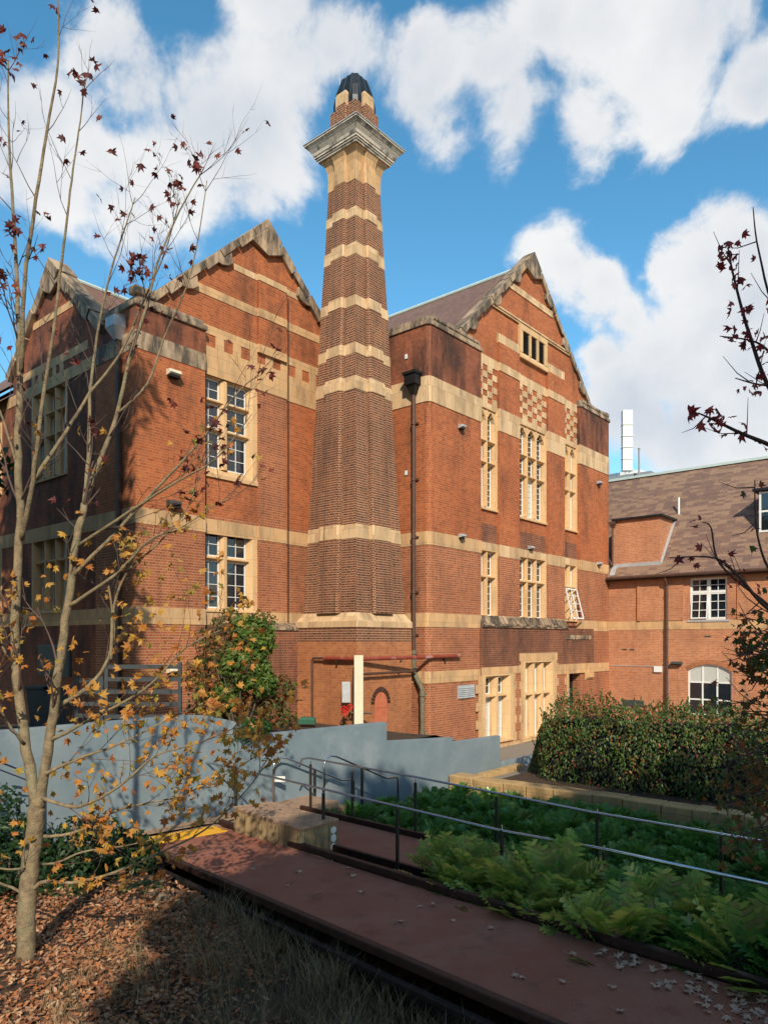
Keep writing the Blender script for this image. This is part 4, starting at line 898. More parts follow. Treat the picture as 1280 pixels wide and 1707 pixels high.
def ground():
    m=MB(); n=110; x0,x1,y0,y1=-22,26,-6,42
    for j in range(n+1):
        for i in range(n+1):
            x=x0+(x1-x0)*i/n; y=y0+(y1-y0)*j/n; m.v.append((x,y,hgt(x,y)))
    for j in range(n):
        for i in range(n):
            a=j*(n+1)+i; m.f.append((a,a+1,a+n+2,a+n+1)); m.m.append(0)
    o=m.build('ground',M['soil'],None,smooth=True); tag(o,'dark garden soil','ground',kind='structure'); del o['category']
    m=MB(); m.poly([(-400,-300,-.5),(400,-300,-.5),(400,600,-.5),(-400,600,-.5)]); o=m.build('far_ground',M['grassbase'],None); o['kind']='structure'
    # raised bed behind the grey wall (building frame)
    m=MB(); nu,nv=50,14
    def hh(u,v):
        z=2.05-.45*sstep(10,15,u)-.75*sstep(16.8,19.6,u)-1.1*sstep(20.0,21.0,u)
        return z+.05*noise.noise((u*.8,v*.8,3))
    for j in range(nv+1):
        for i in range(nu+1): u=-6+i*44/nu; v=12.5+j*8.2/nv; m.v.append((u,v,hh(u,v)))
    for j in range(nv):
        for i in range(nu):
            a=j*(nu+1)+i; m.f.append((a,a+1,a+nu+2,a+nu+1)); m.m.append(0)
    o=bobj(m,'raised_bed',M['soil'],None,None,(0,0,0),kind='structure',smooth=True)
    m=MB(); m.poly([(17.6,-8,.34),(21.6,-8,.34),(21.6,11.1,.34),(17.6,11.1,.34)]); m.poly([(21.6,-8,.34),(21.6,11.1,.34),(21.6,11.1,-.4),(21.6,-8,-.4)]); m.poly([(17.6,11.1,.34),(21.6,11.1,.34),(21.6,11.6,-.3),(17.6,11.6,-.3)]); bobj(m,'hedge_bed',M['soil'],None,None,(0,0,0),kind='structure')
    m=MB(); m.poly([(17.3,11.15,.16),(26,11.15,.10),(26,12.4,.10),(17.3,12.4,.16)]); bobj(m,'gravel_strip',M['gravel'],None,None,(0,0,0),kind='structure')
    m=MB(); m.poly([(21.0,12.5,-.1),(38,12.5,-.16),(38,16.5,-.16),(21.0,16.5,-.1)]); m.poly([(19.5,-6,-.17),(37.4,-6,-.17),(37.4,12.6,-.17),(19.5,12.6,-.17)])
    bobj(m,'courtyard_paving',M['gravel'],None,None,(0,0,0),kind='structure')
ground()
def greywall():
    v0,v1=12.3,12.5; m=MB()
    segs=[(-4,2.85,4.6,2.85,-.2),(4.6,2.85,6.9,2.82,-.2),(6.9,2.82,9.05,2.25,-.2),(9.05,2.25,15.25,2.22,-.2)]
    m.ext([(-6,v0,-.3),(14.5,v0,-.3),(14.5,v0,2.2),(10.4,v0,2.28),(9.6,v0,2.62),(8.9,v0,2.8),(8.4,v0,2.85),(-6,v0,2.9)],(0,v1-v0,0))
    o=bobj(m,'retaining_wall',M['greywall'],'tall blue grey rendered wall stepping up behind the stair handrails','wall',(8,12.4,-.3),bevel=.008)
    m=MB(); m.ext([(14.5,v0+.01,-.3),(20.1,v0+.01,-.3),(20.1,v0+.01,1.3),(17.5,v0+.01,1.36),(17.5,v0+.01,1.5),(14.5,v0+.01,1.70)],(0,v1-v0-.02,0))
    m.ext([(20.1,v0+.03,-.3),(23.2,v0+.03,-.3),(23.2,v0+.03,.40),(20.1,v0+.03,.44)],(0,.16,0))
    bobj(m,'retaining_wall',M['greywall'],'lower stepped pale grey rendered wall ending left of the hedge','wall',(18,12.4,-.3),bevel=.008)
    # sandstone edging in front of the hedge
    m=MB(); v=12.25; r2=random.Random(3)
    while v>2.0:
        l=r2.uniform(.7,1.15); m.box((17.2+r2.uniform(-.03,.03),v-l+.012,-.3),(17.78,v,.46+r2.uniform(-.03,.04))); v-=l
    v=18.7
    while v<21: m.box((v,12.0,-.3),(v+.6,12.28,.3)); v+=.61
    bobj(m,'edging_wall',M['edge_stone'],'low yellow sandstone edging wall in front of the long hedge','wall',(17.5,9,-.3),bevel=.03)
greywall()

def ramps():
    rt=root('ramp','wide rust brown footbridge ramp running across the foreground','ramp',tuple(r1(5,.9)))
    m=MB(); 
    m.ext([r1(-.2,0),r1(13,0),r1(13,1.75),r1(-.2,1.75)],(0,0,-.06)); m.build('deck',M['deck'],rt)
    e=MB()
    def bar(a,b,w,h,side=N1):
        n=Vector((-(b-a).y,(b-a).x,0)).normalized()*w/2; e.ext([a-n,b-n,b+n,a+n],(0,0,h))
    bar(r1(-.3,-.06,.0),r1(13,-.06,.0),.1,.11); bar(r1(-.3,1.80,-.02),r1(13,1.80,-.02),.1,.10)
    e.build('kerb',M['steel'],rt,bevel=.015)
    b=MB(); e=b
    bar(r1(-.4,1.96,-.14),r1(13,1.96,-.14),.09,.06); bar(r1(-.4,1.86,-.30),r1(13,1.86,-.30),.08,.14); bar(r1(-.4,-.1,-.40),r1(13,-.1,-.40),.08,.3)
    for s in (1,3.5,6,8.5,11): e.ext([r1(s,.1,-.1),r1(s+.15,.1,-.1),r1(s+.15,1.7,-.1),r1(s,1.7,-.1)],(0,0,-.35))
    b.build('beam',M['pipe_dark'],rt,bevel=.01)
    y=MB(); y.ext([r1(-.28,.12,.003),r1(.35,.12,.003),r1(.35,1.62,.003),r1(-.28,1.62,.003)],(0,0,.012))
    for i in range(10):
        for j in range(24):
            p=r1(-.24+i*.062,.16+j*.0615,.015); y.ext([p+Vector((.016*math.cos(k*1.047),.016*math.sin(k*1.047),0)) for k in range(6)],(0,0,.006))
    y.build('tactile_strip',M['yellow'],rt)
    # ramp 2
    rt=root('ramp','narrower railed rust brown ramp behind the stone bench','ramp',(9.75,8,.6),'B')
    v0,v1=11.05,1.5; zf=lambda v:.74-.012*(v0-v)
    m=MB(); m.ext([(9.0,v0,zf(v0)),(9.0,v1,zf(v1)),(10.5,v1,zf(v1)),(10.5,v0,zf(v0))],(0,0,-.06)); m.build('deck',M['deck'],rt)
    k=MB()
    for u in (8.93,10.53): k.ext([(u,v0+.3,zf(v0)-.05),(u,v1,zf(v1)-.05),(u+.08,v1,zf(v1)-.05),(u+.08,v0+.3,zf(v0)-.05)],(0,0,.15))
    k.build('kerb',M['steel'],rt,bevel=.01)
    b=MB()
    for u in (8.95,10.5): b.ext([(u,v0,zf(v0)-.35),(u,v1,zf(v1)-.35),(u+.07,v1,zf(v1)-.35),(u+.07,v0,zf(v0)-.35)],(0,0,.28))
    b.build('beam',M['steel'],rt)
    y=MB(); y.box((9.06,v0-.1,zf(v0)+.003),(10.44,v0+.3,zf(v0)+.016))
    for i in range(22):
        for j in range(6): q=(9.1+i*.062,v0-.06+j*.062); y.ext([(q[0]+.016*math.cos(k_*1.047),q[1]+.016*math.sin(k_*1.047),zf(v0)+.016) for k_ in range(6)],(0,0,.006))
    y.build('tactile_strip',M['yellow'],rt)
    # handrails
    def railing(u,posts,pts,label,lowbase=-.3):
        t=root('handrail',label,'handrail',(u,posts[0],0),'B')
        for v in posts:
            p=MB(); p.box((u-.024,v-.02,lowbase),(u+.024,v+.02,1.62+.012*(v-3))); p.build('post',M['post'],t,bevel=.004)
            p=MB(); p.tube([(u,v,1.60+.012*(v-3)),(u,v,1.69+.012*(v-3))],.012,6); p.build('rail_bracket',M['rail'],t)
        r=MB(); r.tube([(u,v,z) for v,z in pts],.021,10); r.build('rail',M['rail'],t,smooth=True)
    railing(10.66,[11.15,9.95,8.35,6.6,4.8,3.0],[(11.5,1.62),(11.42,1.8),(11.2,1.84),(8.35,1.79),(4.9,1.66),(2.6,1.64),(1.5,1.62)],'stainless handrail on dark posts along the far side of the railed ramp')
    railing(8.86,[12.6,11.35,8.95,7.3,5.4,3.9],[(12.75,1.62),(12.7,1.84),(12.5,1.86),(11.35,1.84),(8.95,1.76),(5.4,1.64),(3.9,1.66),(1.2,1.6)],'stainless handrail on dark posts between the bench and the planting')
ramps()

def landing():
    # paved landing, steps, bench block
    m=MB(); m.ext([(6.2,12.3,.745),(11.7,12.3,.745),(11.7,11.2,.745),(10.5,11.04,.745),(9.02,11.04,.745),(8.3,11.9,.745),(7.6,10.8,.745),(6.9,9.9,.745)],(0,0,-.3)); 
    p0=W2B(*r1(-.22,0)[:2]); p1=W2B(*r1(-.22,1.85)[:2])
    m=MB(); m.ext([(4.0,12.3,.744),(11.7,12.3,.744),(11.7,11.34,.744),(8.95,11.34,.744),(p0[0],p0[1],.744),(p1[0],p1[1],.744),(p1[0]-2.2,p1[1]+.6,.744)],(0,0,-.35))
    bobj(m,'landing_path',M['paver'],None,None,(8,11.5,.7),kind='structure')
    st=root('steps','stone steps with dark nosings going down beside the grey wall','steps',(12.6,11.9,0),'B')
    for i in range(6):
        m=MB(); m.box((11.7+i*.32,11.35,-.2),(11.7+(i+1)*.32,12.28,.74-(i+1)*.15)); m.build('step',M['paver'],st,bevel=.01)
    def stair_rail(v,off,label):
        t=root('handrail',label,'handrail',(11.9+off,v,.7),'B'); r=MB()
        z=1.0
        pts=[(11.05+off,.88+z-.02),(10.98+off,.86+z-.02),(10.92+off,.78+z),(10.95+off,.68+z),(11.1+off,.66+z)]
        path=[(11.35+off,v,.75),(11.35+off,v,1.55),(11.38+off,v,1.66),(11.46+off,v,1.73),(11.58+off,v,1.76),(11.75+off,v,1.72),(13.5+off,v,.98),(13.85+off,v,.96),(13.92+off,v,.9),(13.92+off,v,.35)]
        r.tube(path,.024,10); r.build('rail',M['rail'],t,smooth=True)
        for u,zz in ((12.6+off,1.36),): 
            p=MB(); p.box((u-.025,v-.025,.1),(u+.025,v+.025,zz)); p.build('post',M['post'],t)
    stair_rail(12.1,-.9,'bent steel stair handrail close to the grey wall')
    stair_rail(11.45,.0,'bent steel stair handrail nearest the ramp')
    # bench
    bt=root('stone_bench','streaked sandstone bench block with a paved top between the two ramps','bench',tuple(Vector((-1.6,12.9,.8))))
    poly=[(-2.78,13.52),(-1.38,11.95),(-.80,12.62),(-1.62,13.35),(-2.15,13.95)]
    m=MB(); m.ext([(x,y,.1) for x,y in poly],(0,0,1.08)); m.build('bench_body',M['bench_stone'],bt)
    cx=sum(x for x,_ in poly)/5; cy=sum(y for _,y in poly)/5
    m=MB(); m.ext([(cx+(x-cx)*1.02,cy+(y-cy)*1.02,1.18) for x,y in poly],(0,0,.06)); m.build('bench_top',M['paver'],bt,bevel=.006)
    # pale inlay on the end face
    a=Vector((-1.38,11.95,0)); b=Vector((-.80,12.62,0)); d=(b-a).normalized(); nn=Vector((d.y,-d.x,0))
    q=MB()
    for i,(z,h) in enumerate(((1.06,.06),(.92,.07),(.77,.06),(.60,.1),(.44,.06))):
        c=b-d*.11; q.ext([Vector((c.x,c.y,z))+d*.065*math.cos(k*.524)+Vector((0,0,h*math.sin(k*.524))) for k in range(12)],nn*.012)
    q.build('end_inlay',M['white'],bt)
    # rubble stones at bench rear / under ramp
    for i in range(14):
        s=-.1+i*.36+rnd.uniform(-.1,.1); p=r1(s,2.15+rnd.uniform(-.05,.45)); m=MB(); r_=rnd.uniform(.03,.10); z=hgt(p.x,p.y)
        bmv=bmesh.new(); bmesh.ops.create_icosphere(bmv,subdivisions=2,radius=r_)
        for v in bmv.verts: v.co*=1+.25*noise.noise(v.co*9+Vector((i,0,0)))
        m.v=[tuple(v.co+Vector((p.x,p.y,z+.02))) for v in bmv.verts]; m.f=[tuple(v.index for v in f.verts) for f in bmv.faces]; m.m=[0]*len(m.f); bmv.free()
        bobj(m,'edging_rock',M['rock'],'rough sandstone rock lying below the near edge of the foreground ramp','rock',(p.x,p.y,z),'W',group='rocks below the ramp edge')
landing()

# ---------------- pipes in front of the chimney
def pipes():
    a=B2W(18.1,19.0); 
    z=3.72
    t=root('pipe_run','long peeling red pipe crossing in front of the chimney base','pipe',(-.9,24.3,z))
    def bp(u,v,zz): return tuple(B2W(u,v,zz))
    path=[bp(18.07,18.2,z),bp(18.07,16.85,z),bp(18.1,16.68,z),bp(18.25,16.6,z),bp(21.2,16.12,z+.02),bp(23.3,16.05,z+.04)]
    m=MB(); m.tube(path,.07,10); m.build('main_pipe',M['pipe_r'],t,smooth=False)
    m=MB(); m.tube([bp(18.07,18.2,z),bp(18.07,18.75,z),bp(18.07,18.82,z-.08),bp(18.07,18.82,1.6)],.045,8); m.build('branch_pipe',M['pipe'],t)
    L_=Vector(bp(18.07,17.6,z)); Rr=Vector(bp(23.0,16.08,z))
    m=MB()
    for p in (L_,Vector(bp(20.0,16.32,z)),Vector(bp(22.4,16.1,z))): m.box((p.x-.03,p.y-.09,z-.14),(p.x+.03,p.y+.3,z-.08)); m.ext([(p.x-.06,p.y,z-.2),(p.x+.06,p.y,z-.1),(p.x-.0,p.y,z-.1)],(0,.04,0))
    m.build('pipe_bracket',M['black'],t)
    p=at(598,1100,24.15); m=MB(); m.box((p.x-.15,p.y-.1,1.4),(p.x+.15,p.y+.1,3.85)); bobj(m,'support_post',M['cream'],'cream painted post in front of the chimney corner','post',(p.x,p.y,1.4),'W',bevel=.01)
    t=root('standpipe','brown standpipe with red valve wheels beside the cream post','pipe',(at(588,1200,23.9).x,23.9,1.5))
    q=Vector(bp(18.02,16.75,3.2)); w=Vector(bp(21.2,16.6,3.22))
    m=MB(); m.tube([(q.x,q.y,1.4),(q.x,q.y,3.1),bp(18.1,16.62,3.2),bp(18.3,16.6,3.2),w],.045,8); m.tube([(q.x-.1,q.y-.06,1.9),(q.x+.6,q.y-.06,1.9)],.04,8); m.build('riser',M['pipe'],t)
    for dx,dz in ((-.32,0),(-.12,.06),(-.3,-.14)):
        m=MB(); c=Vector((q.x+dx,q.y-.2,2.05+dz)); m.tube([c+Vector((.09*math.cos(k*.628),0,.09*math.sin(k*.628))) for k in range(11)],.02,6); m.tube([c-Vector((0,.02,0)),c+Vector((0,.22,0))],.035,8); m.build('valve_wheel',M['red'],t)
    c=at(577,1155,24.55); m=MB(); m.box((c.x-.14,c.y,2.25),(c.x+.14,c.y+.06,2.95)); m.box((c.x-.11,c.y-.01,2.3),(c.x+.11,c.y,2.9)); bobj(m,'notice_board',M['grey_lead'],'small pale grey panel fixed left of the cream post','panel',(c.x,c.y,2.25),'W')
    c=at(512,1195,23.0); m=MB(); m.loft([[(c.x+x*a_,c.y+y*a_*.7,z_) for x,y in ((-1,-1),(1,-1),(1,1),(-1,1))] for a_,z_ in ((.26,1.72),(.26,1.86),(.2,1.92))],0); bobj(m,'irrigation_box',M['green_box'],'green plastic valve box on the soil left of the chimney','box',(c.x,c.y,1.72),'W')
    m=MB(); a=at(648,1235,21.0); b=at(712,1240,21.5); a.z=1.5;b.z=1.45; m.tube([a,b],.04,8); bobj(m,'conduit',M['white'],'thin white pipe lying behind the grey wall step','pipe',(a.x,a.y,a.z),'W')
pipes()

# ---------------- left background clutter: slatted screens, bins, gate
def clutter():
    def screen(px0,px1,Y,z0,z1,label,n=6):
        t=root('slatted_fence',label,'fence',(at(px0,1100,Y).x,Y,z0)); x0=at(px0,0,Y).x; x1=at(px1,0,Y).x
        for x in (x0,x1): m=MB(); m.box((x-.04,Y-.04,z0),(x+.04,Y+.04,z1+.05)); m.build('post',M['slat'],t)
        m=MB()
        for i in range(n): z=z0+.1+(z1-z0-.15)*i/(n-1); m.box((x0,Y-.02,z-.05),(x1,Y+.02,z+.05))
        m.build('slats',M['slat'],t)
    screen(178,300,17.5,2.1,3.75,'dark slatted screen fence behind the pale wall, right of the bins')
    screen(128,170,17.9,2.1,3.4,'short dark slatted fence panel nearest the bins',5)
    for i,(px,lab) in enumerate(((70,'grey wheeled bin at the left behind the wall'),(100,'grey wheeled bin next to the slatted fence'))):
        p=at(px,1130,18.5); t=root('wheelie_bin',lab,'bin',(p.x,p.y,2.0)); m=MB()
        m.loft([[(p.x+x*a,p.y+y*a,z) for x,y in ((-1,-1),(1,-1),(1,1),(-1,1))] for a,z in ((.2,2.1),(.27,3.1))],0); m.build('bin_body',M['slat'],t,bevel=.02)
        m=MB(); m.box((p.x-.3,p.y-.3,3.1),(p.x+.3,p.y+.3,3.18)); m.build('bin_lid',M['slat'],t,bevel=.02)
        m=MB(); m.tube([(p.x-.25,p.y-.2,2.08),(p.x+.25,p.y-.2,2.08)],.09,10); m.build('wheel',M['black'],t)
    # step handrail glimpsed at the far left
    t=root('handrail','thin steel handrail against the pale wall at the far left','handrail',(at(20,1300,10.8).x,10.8,.8)); m=MB()
    a=at(-20,1262,10.9); b=at(50,1290,11.6); m.tube([a,b,b-Vector((0,0,.7))],.022,8); m.tube([a-Vector((0,0,.12)),b-Vector((0,0,.12))],.015,8); m.build('rail',M['rail'],t)
    c=at(466,1300,15.9); m=MB(); m.box((c.x-.12,c.y,1.24),(c.x+.12,c.y+.02,1.36)); bobj(m,'wall_plaque',M['white'],'small white plate fixed on the grey wall near the handrail','plaque',(c.x,c.y,1.24),'W')
clutter()

# ============================================================ VEGETATION
def leafshape(kind):
    if kind=='maple':
        pts=[]; L=[(90,1.0),(68,.52),(45,.86),(22,.42),(-5,.72),(-40,.32),(-90,.22)]
        right=[(r*math.cos(R(a)),r*math.sin(R(a))) for a,r in L]
        left=[(-x,y) for x,y in right[1:-1]][::-1]
        return right+left
    if kind=='oval': return [(0,-1),(.38,-.35),(.42,.2),(0,1),(-.42,.2),(-.38,-.35)]
def add_leaf(m,p,n,up,s,shape,mi=0,fold=.25):
    n=n.normalized(); a=up-n*up.dot(n)
    if a.length<1e-3: a=n.orthogonal()
    a.normalize(); b=n.cross(a); k=len(m.v)
    c=p; m.v.append(tuple(c))
    J=rnd.uniform; curl=J(-.25,.45) if len(shape)>6 else 0
    for x,y in shape:
        q_=J(.82,1.15) if len(shape)>6 else 1.0
        d=abs(x)*fold+curl*(x*x+y*y)+(J(-.12,.12) if len(shape)>6 else 0); m.v.append(tuple(c+b*(x*s*q_)+a*(y*s*q_)-n*(d*s)))
    q=len(shape)
    for i in range(q): m.f.append((k,k+1+i,k+1+(i+1)%q)); m.m.append(mi)
MAPLE=leafshape('maple'); OVAL=leafshape('oval')
def rv(r): 
    while True:
        v=Vector((r.uniform(-1,1),r.uniform(-1,1),r.uniform(-1,1)))
        if .05<v.length<1: return v.normalized()
def smooth_path(pts,n=5):
    out=[]; P=[Vector(p) for p in pts]
    for i in range(len(P)-1):
        p0=P[max(i-1,0)];p1=P[i];p2=P[i+1];p3=P[min(i+2,len(P)-1)]
        for k in range(n):
            t=k/n; out.append(.5*((2*p1)+(-p0+p2)*t+(2*p0-5*p1+4*p2-p3)*t*t+(-p0+3*p1-3*p2+p3)*t**3))
    out.append(P[-1]); return out

def maple_left():
    r=random.Random(21); Y0=7.8
    base=onz(40,1632,.62); 
    t=root('maple_tree','slender half bare maple with yellow and dark red leaves at the left edge','tree',(base.x,base.y,.55))
    tr=MB(); tw=MB(); lf=MB(); TIPS=[]
    def limb(pp,r0,r1,m=tr,n=10,twigs=0,leafy=0,seed=0):
        """pp: (px,py,dY)"""
        pts=smooth_path([at(px,py,Y0+base.y-7.8+d) for px,py,d in pp],4); N=len(pts)
        sc_=1.0 if r0>.1 else .70; rad=[(r0+(r1-r0)*(i/(N-1))**.8)*sc_ for i in range(N)]
        if r0==.088 or r0==.082: rad[0]*=1.25; rad[1]*=1.12
        pts2=[p+rv(r)*min(.012,rad[i]*.25) for i,p in enumerate(pts)]; pts2[0]=pts[0]
        m.tube(pts2,rad,n); 
        for k in range(int(twigs*1.3)):
            i=int(N*(.15+.8*(k+r.random())/twigs)); i=min(i,N-2); d=(pts[i+1]-pts[max(i-1,0)]).normalized()
            side=rv(r); side=(side-d*side.dot(d)).normalized(); side.y*=.6; dirv=(d*.9+side*r.uniform(.6,1.1)+Vector((0,0,.35))).normalized()
            twig(pts[i],dirv,r.uniform(.35,1.0)*(1 if leafy<2 else .8),max(.004,rad[i]*.35),leafy,2)
        return pts
    def twig(p,d,l,rad,leafy,depth):
        n=5; pts=[p]; dd=d.copy()
        for i in range(n):
            dd=(dd+rv(r)*.16+Vector((0,0,.08))).normalized(); pts.append(pts[-1]+dd*l/n)
        tw.tube(pts,[rad*(1-.75*i/n) for i in range(n+1)],5)
        if depth>0:
            for k in range(r.choice((1,2,2,3))):
                i=r.randint(1,n-1); s=rv(r); twig(pts[i],(dd+s*.8).normalized(),l*r.uniform(.4,.7),rad*.6,leafy,depth-1)
        TIPS.append((pts[-1],dd,leafy,l)); TIPS.append((pts[n//2+1],dd,leafy,l))
    # trunk and stems (traced)
    limb([(40,1640,0),(46,1500,0),(54,1410,0),(62,1345,0)],.101,.088,n=14)
    limb([(62,1350,0),(44,1250,.05),(28,1130,.1),(27,1000,.1),(33,870,.15),(30,760,.1),(32,650,.2),(32,560,.2)],.088,.045,n=12,twigs=7,leafy=1)
    limb([(32,570,.2),(27,450,.3),(20,320,.3),(14,200,.3),(14,100,.3)],.042,.01,n=8,twigs=8,leafy=0)
    limb([(36,620,.2),(40,480,.0),(60,330,-.1),(78,220,-.1),(96,110,-.1),(97,20,-.1),(95,-40,-.1)],.04,.008,n=8,twigs=5,leafy=0)
    limb([(62,1350,0),(78,1275,-.05),(88,1190,-.1),(100,1100,-.1),(112,1010,-.1),(128,900,-.15),(140,840,-.1)],.082,.052,n=12,twigs=7,leafy=2)
    limb([(36,900,.15),(52,820,.0),(62,740,-.1),(72,660,-.1),(88,560,-.2),(100,460,-.2),(112,360,-.3),(122,280,-.3),(134,200,-.3),(141,140,-.3)],.045,.008,n=8,twigs=9,leafy=0)
    limb([(140,845,-.1),(165,770,0),(195,690,.1),(215,600,.1),(245,510,.2),(262,440,.2),(300,350,.3),(340,280,.3)],.048,.008,n=8,twigs=10,leafy=0)
    limb([(140,850,-.1),(148,760,.1),(150,660,.2),(162,560,.3),(185,450,.3),(205,390,.3),(225,330,.3)],.04,.007,n=8,twigs=8,leafy=0)
    limb([(55,802,-.02),(110,720,.1),(150,655,.2),(200,590,.3),(240,500,.4),(275,420,.4),(300,330,.5)],.038,.007,n=8,twigs=9,leafy=0)
    limb([(195,690,.1),(245,640,.0),(275,560,.1),(310,480,.0),(330,400,.1),(345,300,.1)],.026,.006,n=7,twigs=6,leafy=0)
    limb([(120,962,-.13),(200,880,-.2),(265,810,-.3),(330,740,-.3),(400,650,-.4),(435,625,-.4)],.035,.006,n=8,twigs=6,leafy=1)
    limb([(127,912,-.15),(220,850,-.4),(300,800,-.5),(360,765,-.6),(420,690,-.7)],.03,.006,n=8,twigs=6,leafy=1)
    limb([(112,1012,-.1),(190,960,-.2),(250,900,-.3),(300,880,-.3),(380,830,-.3)],.035,.006,n=8,twigs=8,leafy=2)
    limb([(185,1100,.2),(190,1010,.3),(215,950,.2),(260,910,.2),(310,850,.2),(345,760,.2)],.03,.006,n=8,twigs=7,leafy=2)
    limb([(92,1180,0),(140,1150,.1),(175,1110,.2),(190,1050,.3),(180,970,.3)],.04,.015,n=8,twigs=4,leafy=2)
    limb([(84,1235,-.1),(150,1200,-.2),(240,1150,-.3),(310,1080,-.4),(370,1050,-.4)],.035,.006,n=8,twigs=9,leafy=3)
    limb([(75,1290,-.1),(130,1265,.1),(200,1240,.2),(300,1190,.3),(390,1150,.4)],.032,.006,n=8,twigs=9,leafy=3)
    limb([(70,1330,-.1),(130,1345,-.2),(200,1310,-.3),(260,1260,-.4),(330,1240,-.5),(400,1210,-.5)],.034,.006,n=8,twigs=10,leafy=3)
    limb([(58,1395,0),(120,1390,.2),(200,1350,.3),(290,1330,.4),(360,1300,.5),(430,1260,.6)],.03,.006,n=8,twigs=10,leafy=3)
    limb([(52,1485,0),(75,1470,-.1),(120,1472,-.2),(190,1455,-.3),(260,1425,-.4),(340,1385,-.4),(400,1330,-.5),(440,1280,-.5)],.036,.006,n=8,twigs=10,leafy=3)
    limb([(50,1440,0),(90,1440,.2),(140,1420,.3),(210,1410,.4),(300,1390,.5)],.026,.006,n=8,twigs=6,leafy=3)
    limb([(48,1495,0),(20,1480,.1),(-20,1465,.2),(-90,1430,.2)],.03,.012,n=8,twigs=3,leafy=2)
    limb([(52,1440,0),(25,1450,-.2),(-30,1440,-.3),(-90,1400,-.4)],.024,.008,n=8,twigs=3,leafy=2)
    limb([(28,1120,.1),(5,1080,0),(-30,1000,0),(-60,900,0)],.03,.01,n=8,twigs=5,leafy=2)
    limb([(40,1240,0),(10,1200,-.2),(-40,1100,-.3)],.03,.01,n=8,twigs=5,leafy=3)
    limb([(30,780,.1),(5,700,.1),(-30,600,.1),(-50,450,.1)],.025,.008,n=8,twigs=5,leafy=0)
    o=tr.build('trunk',M['bark'],t,smooth=True); tw.build('twigs',M['twig'],t,smooth=True)
    red=MB()
    for p,d,leafy,l in TIPS:
        py=HZ-(p.z-CAMZ)/p.y*F0
        if py<700: n=1 if r.random()<.13 else 0; tgt=red
        elif py<850: n=1 if r.random()<.35 else 0; tgt=lf if r.random()<.5 else red
        else: n={0:0,1:r.choice((0,1,1)),2:r.choice((0,0,1)),3:r.choice((0,1,1))}[leafy]; tgt=lf
        for k in range(n):
            q=p+rv(r)*.09; nn=(rv(r)+Vector((0,-.55,.5))).normalized(); add_leaf(tgt,q,nn,rv(r)-Vector((0,0,.6)),r.uniform(.05,.085),MAPLE)
    # clusters the photo shows at branch ends
    for px,py,n,s,sp in ((92,18,2,.08,.08),(12,100,8,.085,.13),(30,70,3,.08,.08),(135,130,6,.085,.12),(185,250,2,.08,.06),(333,275,5,.08,.1),(300,300,4,.07,.14),(225,440,12,.08,.16),(75,350,3,.07,.1),(22,375,4,.08,.1),(438,620,4,.08,.1),(5,470,8,.09,.2),(20,380,3,.08,.1),(160,395,1,.07,.03),(285,335,2,.06,.06)):
        c=at(px,py,base.y+.0)
        for k in range(n): add_leaf(red,c+rv(r)*sp*r.random()**.5,(rv(r)+Vector((0,-.9,.2))).normalized(),rv(r),s*r.uniform(.8,1.15),MAPLE)
    for px,py,n,sp in ((110,1290,14,.35),(60,1380,10,.3),(170,1360,14,.4),(90,1200,12,.35),(200,1230,14,.45),(290,1170,22,.5),(250,1100,14,.4),(330,1290,24,.5),(400,1250,18,.4),(300,1340,10,.4),(130,1120,10,.35),(260,1000,16,.4),(230,930,14,.35),(190,1170,12,.4),(350,1150,24,.5),(120,930,6,.3),(300,1060,16,.45),(20,1290,8,.3),(40,1000,6,.3),(90,970,6,.3),(170,1400,6,.35),(130,1500,5,.3),(240,1440,8,.4),(400,1330,10,.3)):
        c=at(px,py,base.y+r.uniform(-.3,.4))
        for k in range(int(n*1.1)): add_leaf(lf,c+rv(r)*sp*r.random()**.4,(rv(r)+Vector((0,-.6,.6))).normalized(),rv(r)-Vector((0,0,.5)),r.uniform(.05,.09),MAPLE)
    lf.build('crown',L_autumn,t,label='yellow and orange leaves on the lower branches'); red.build('upper_leaves',L_red,t,label='sparse dark red leaves on the top shoots')
maple_left()

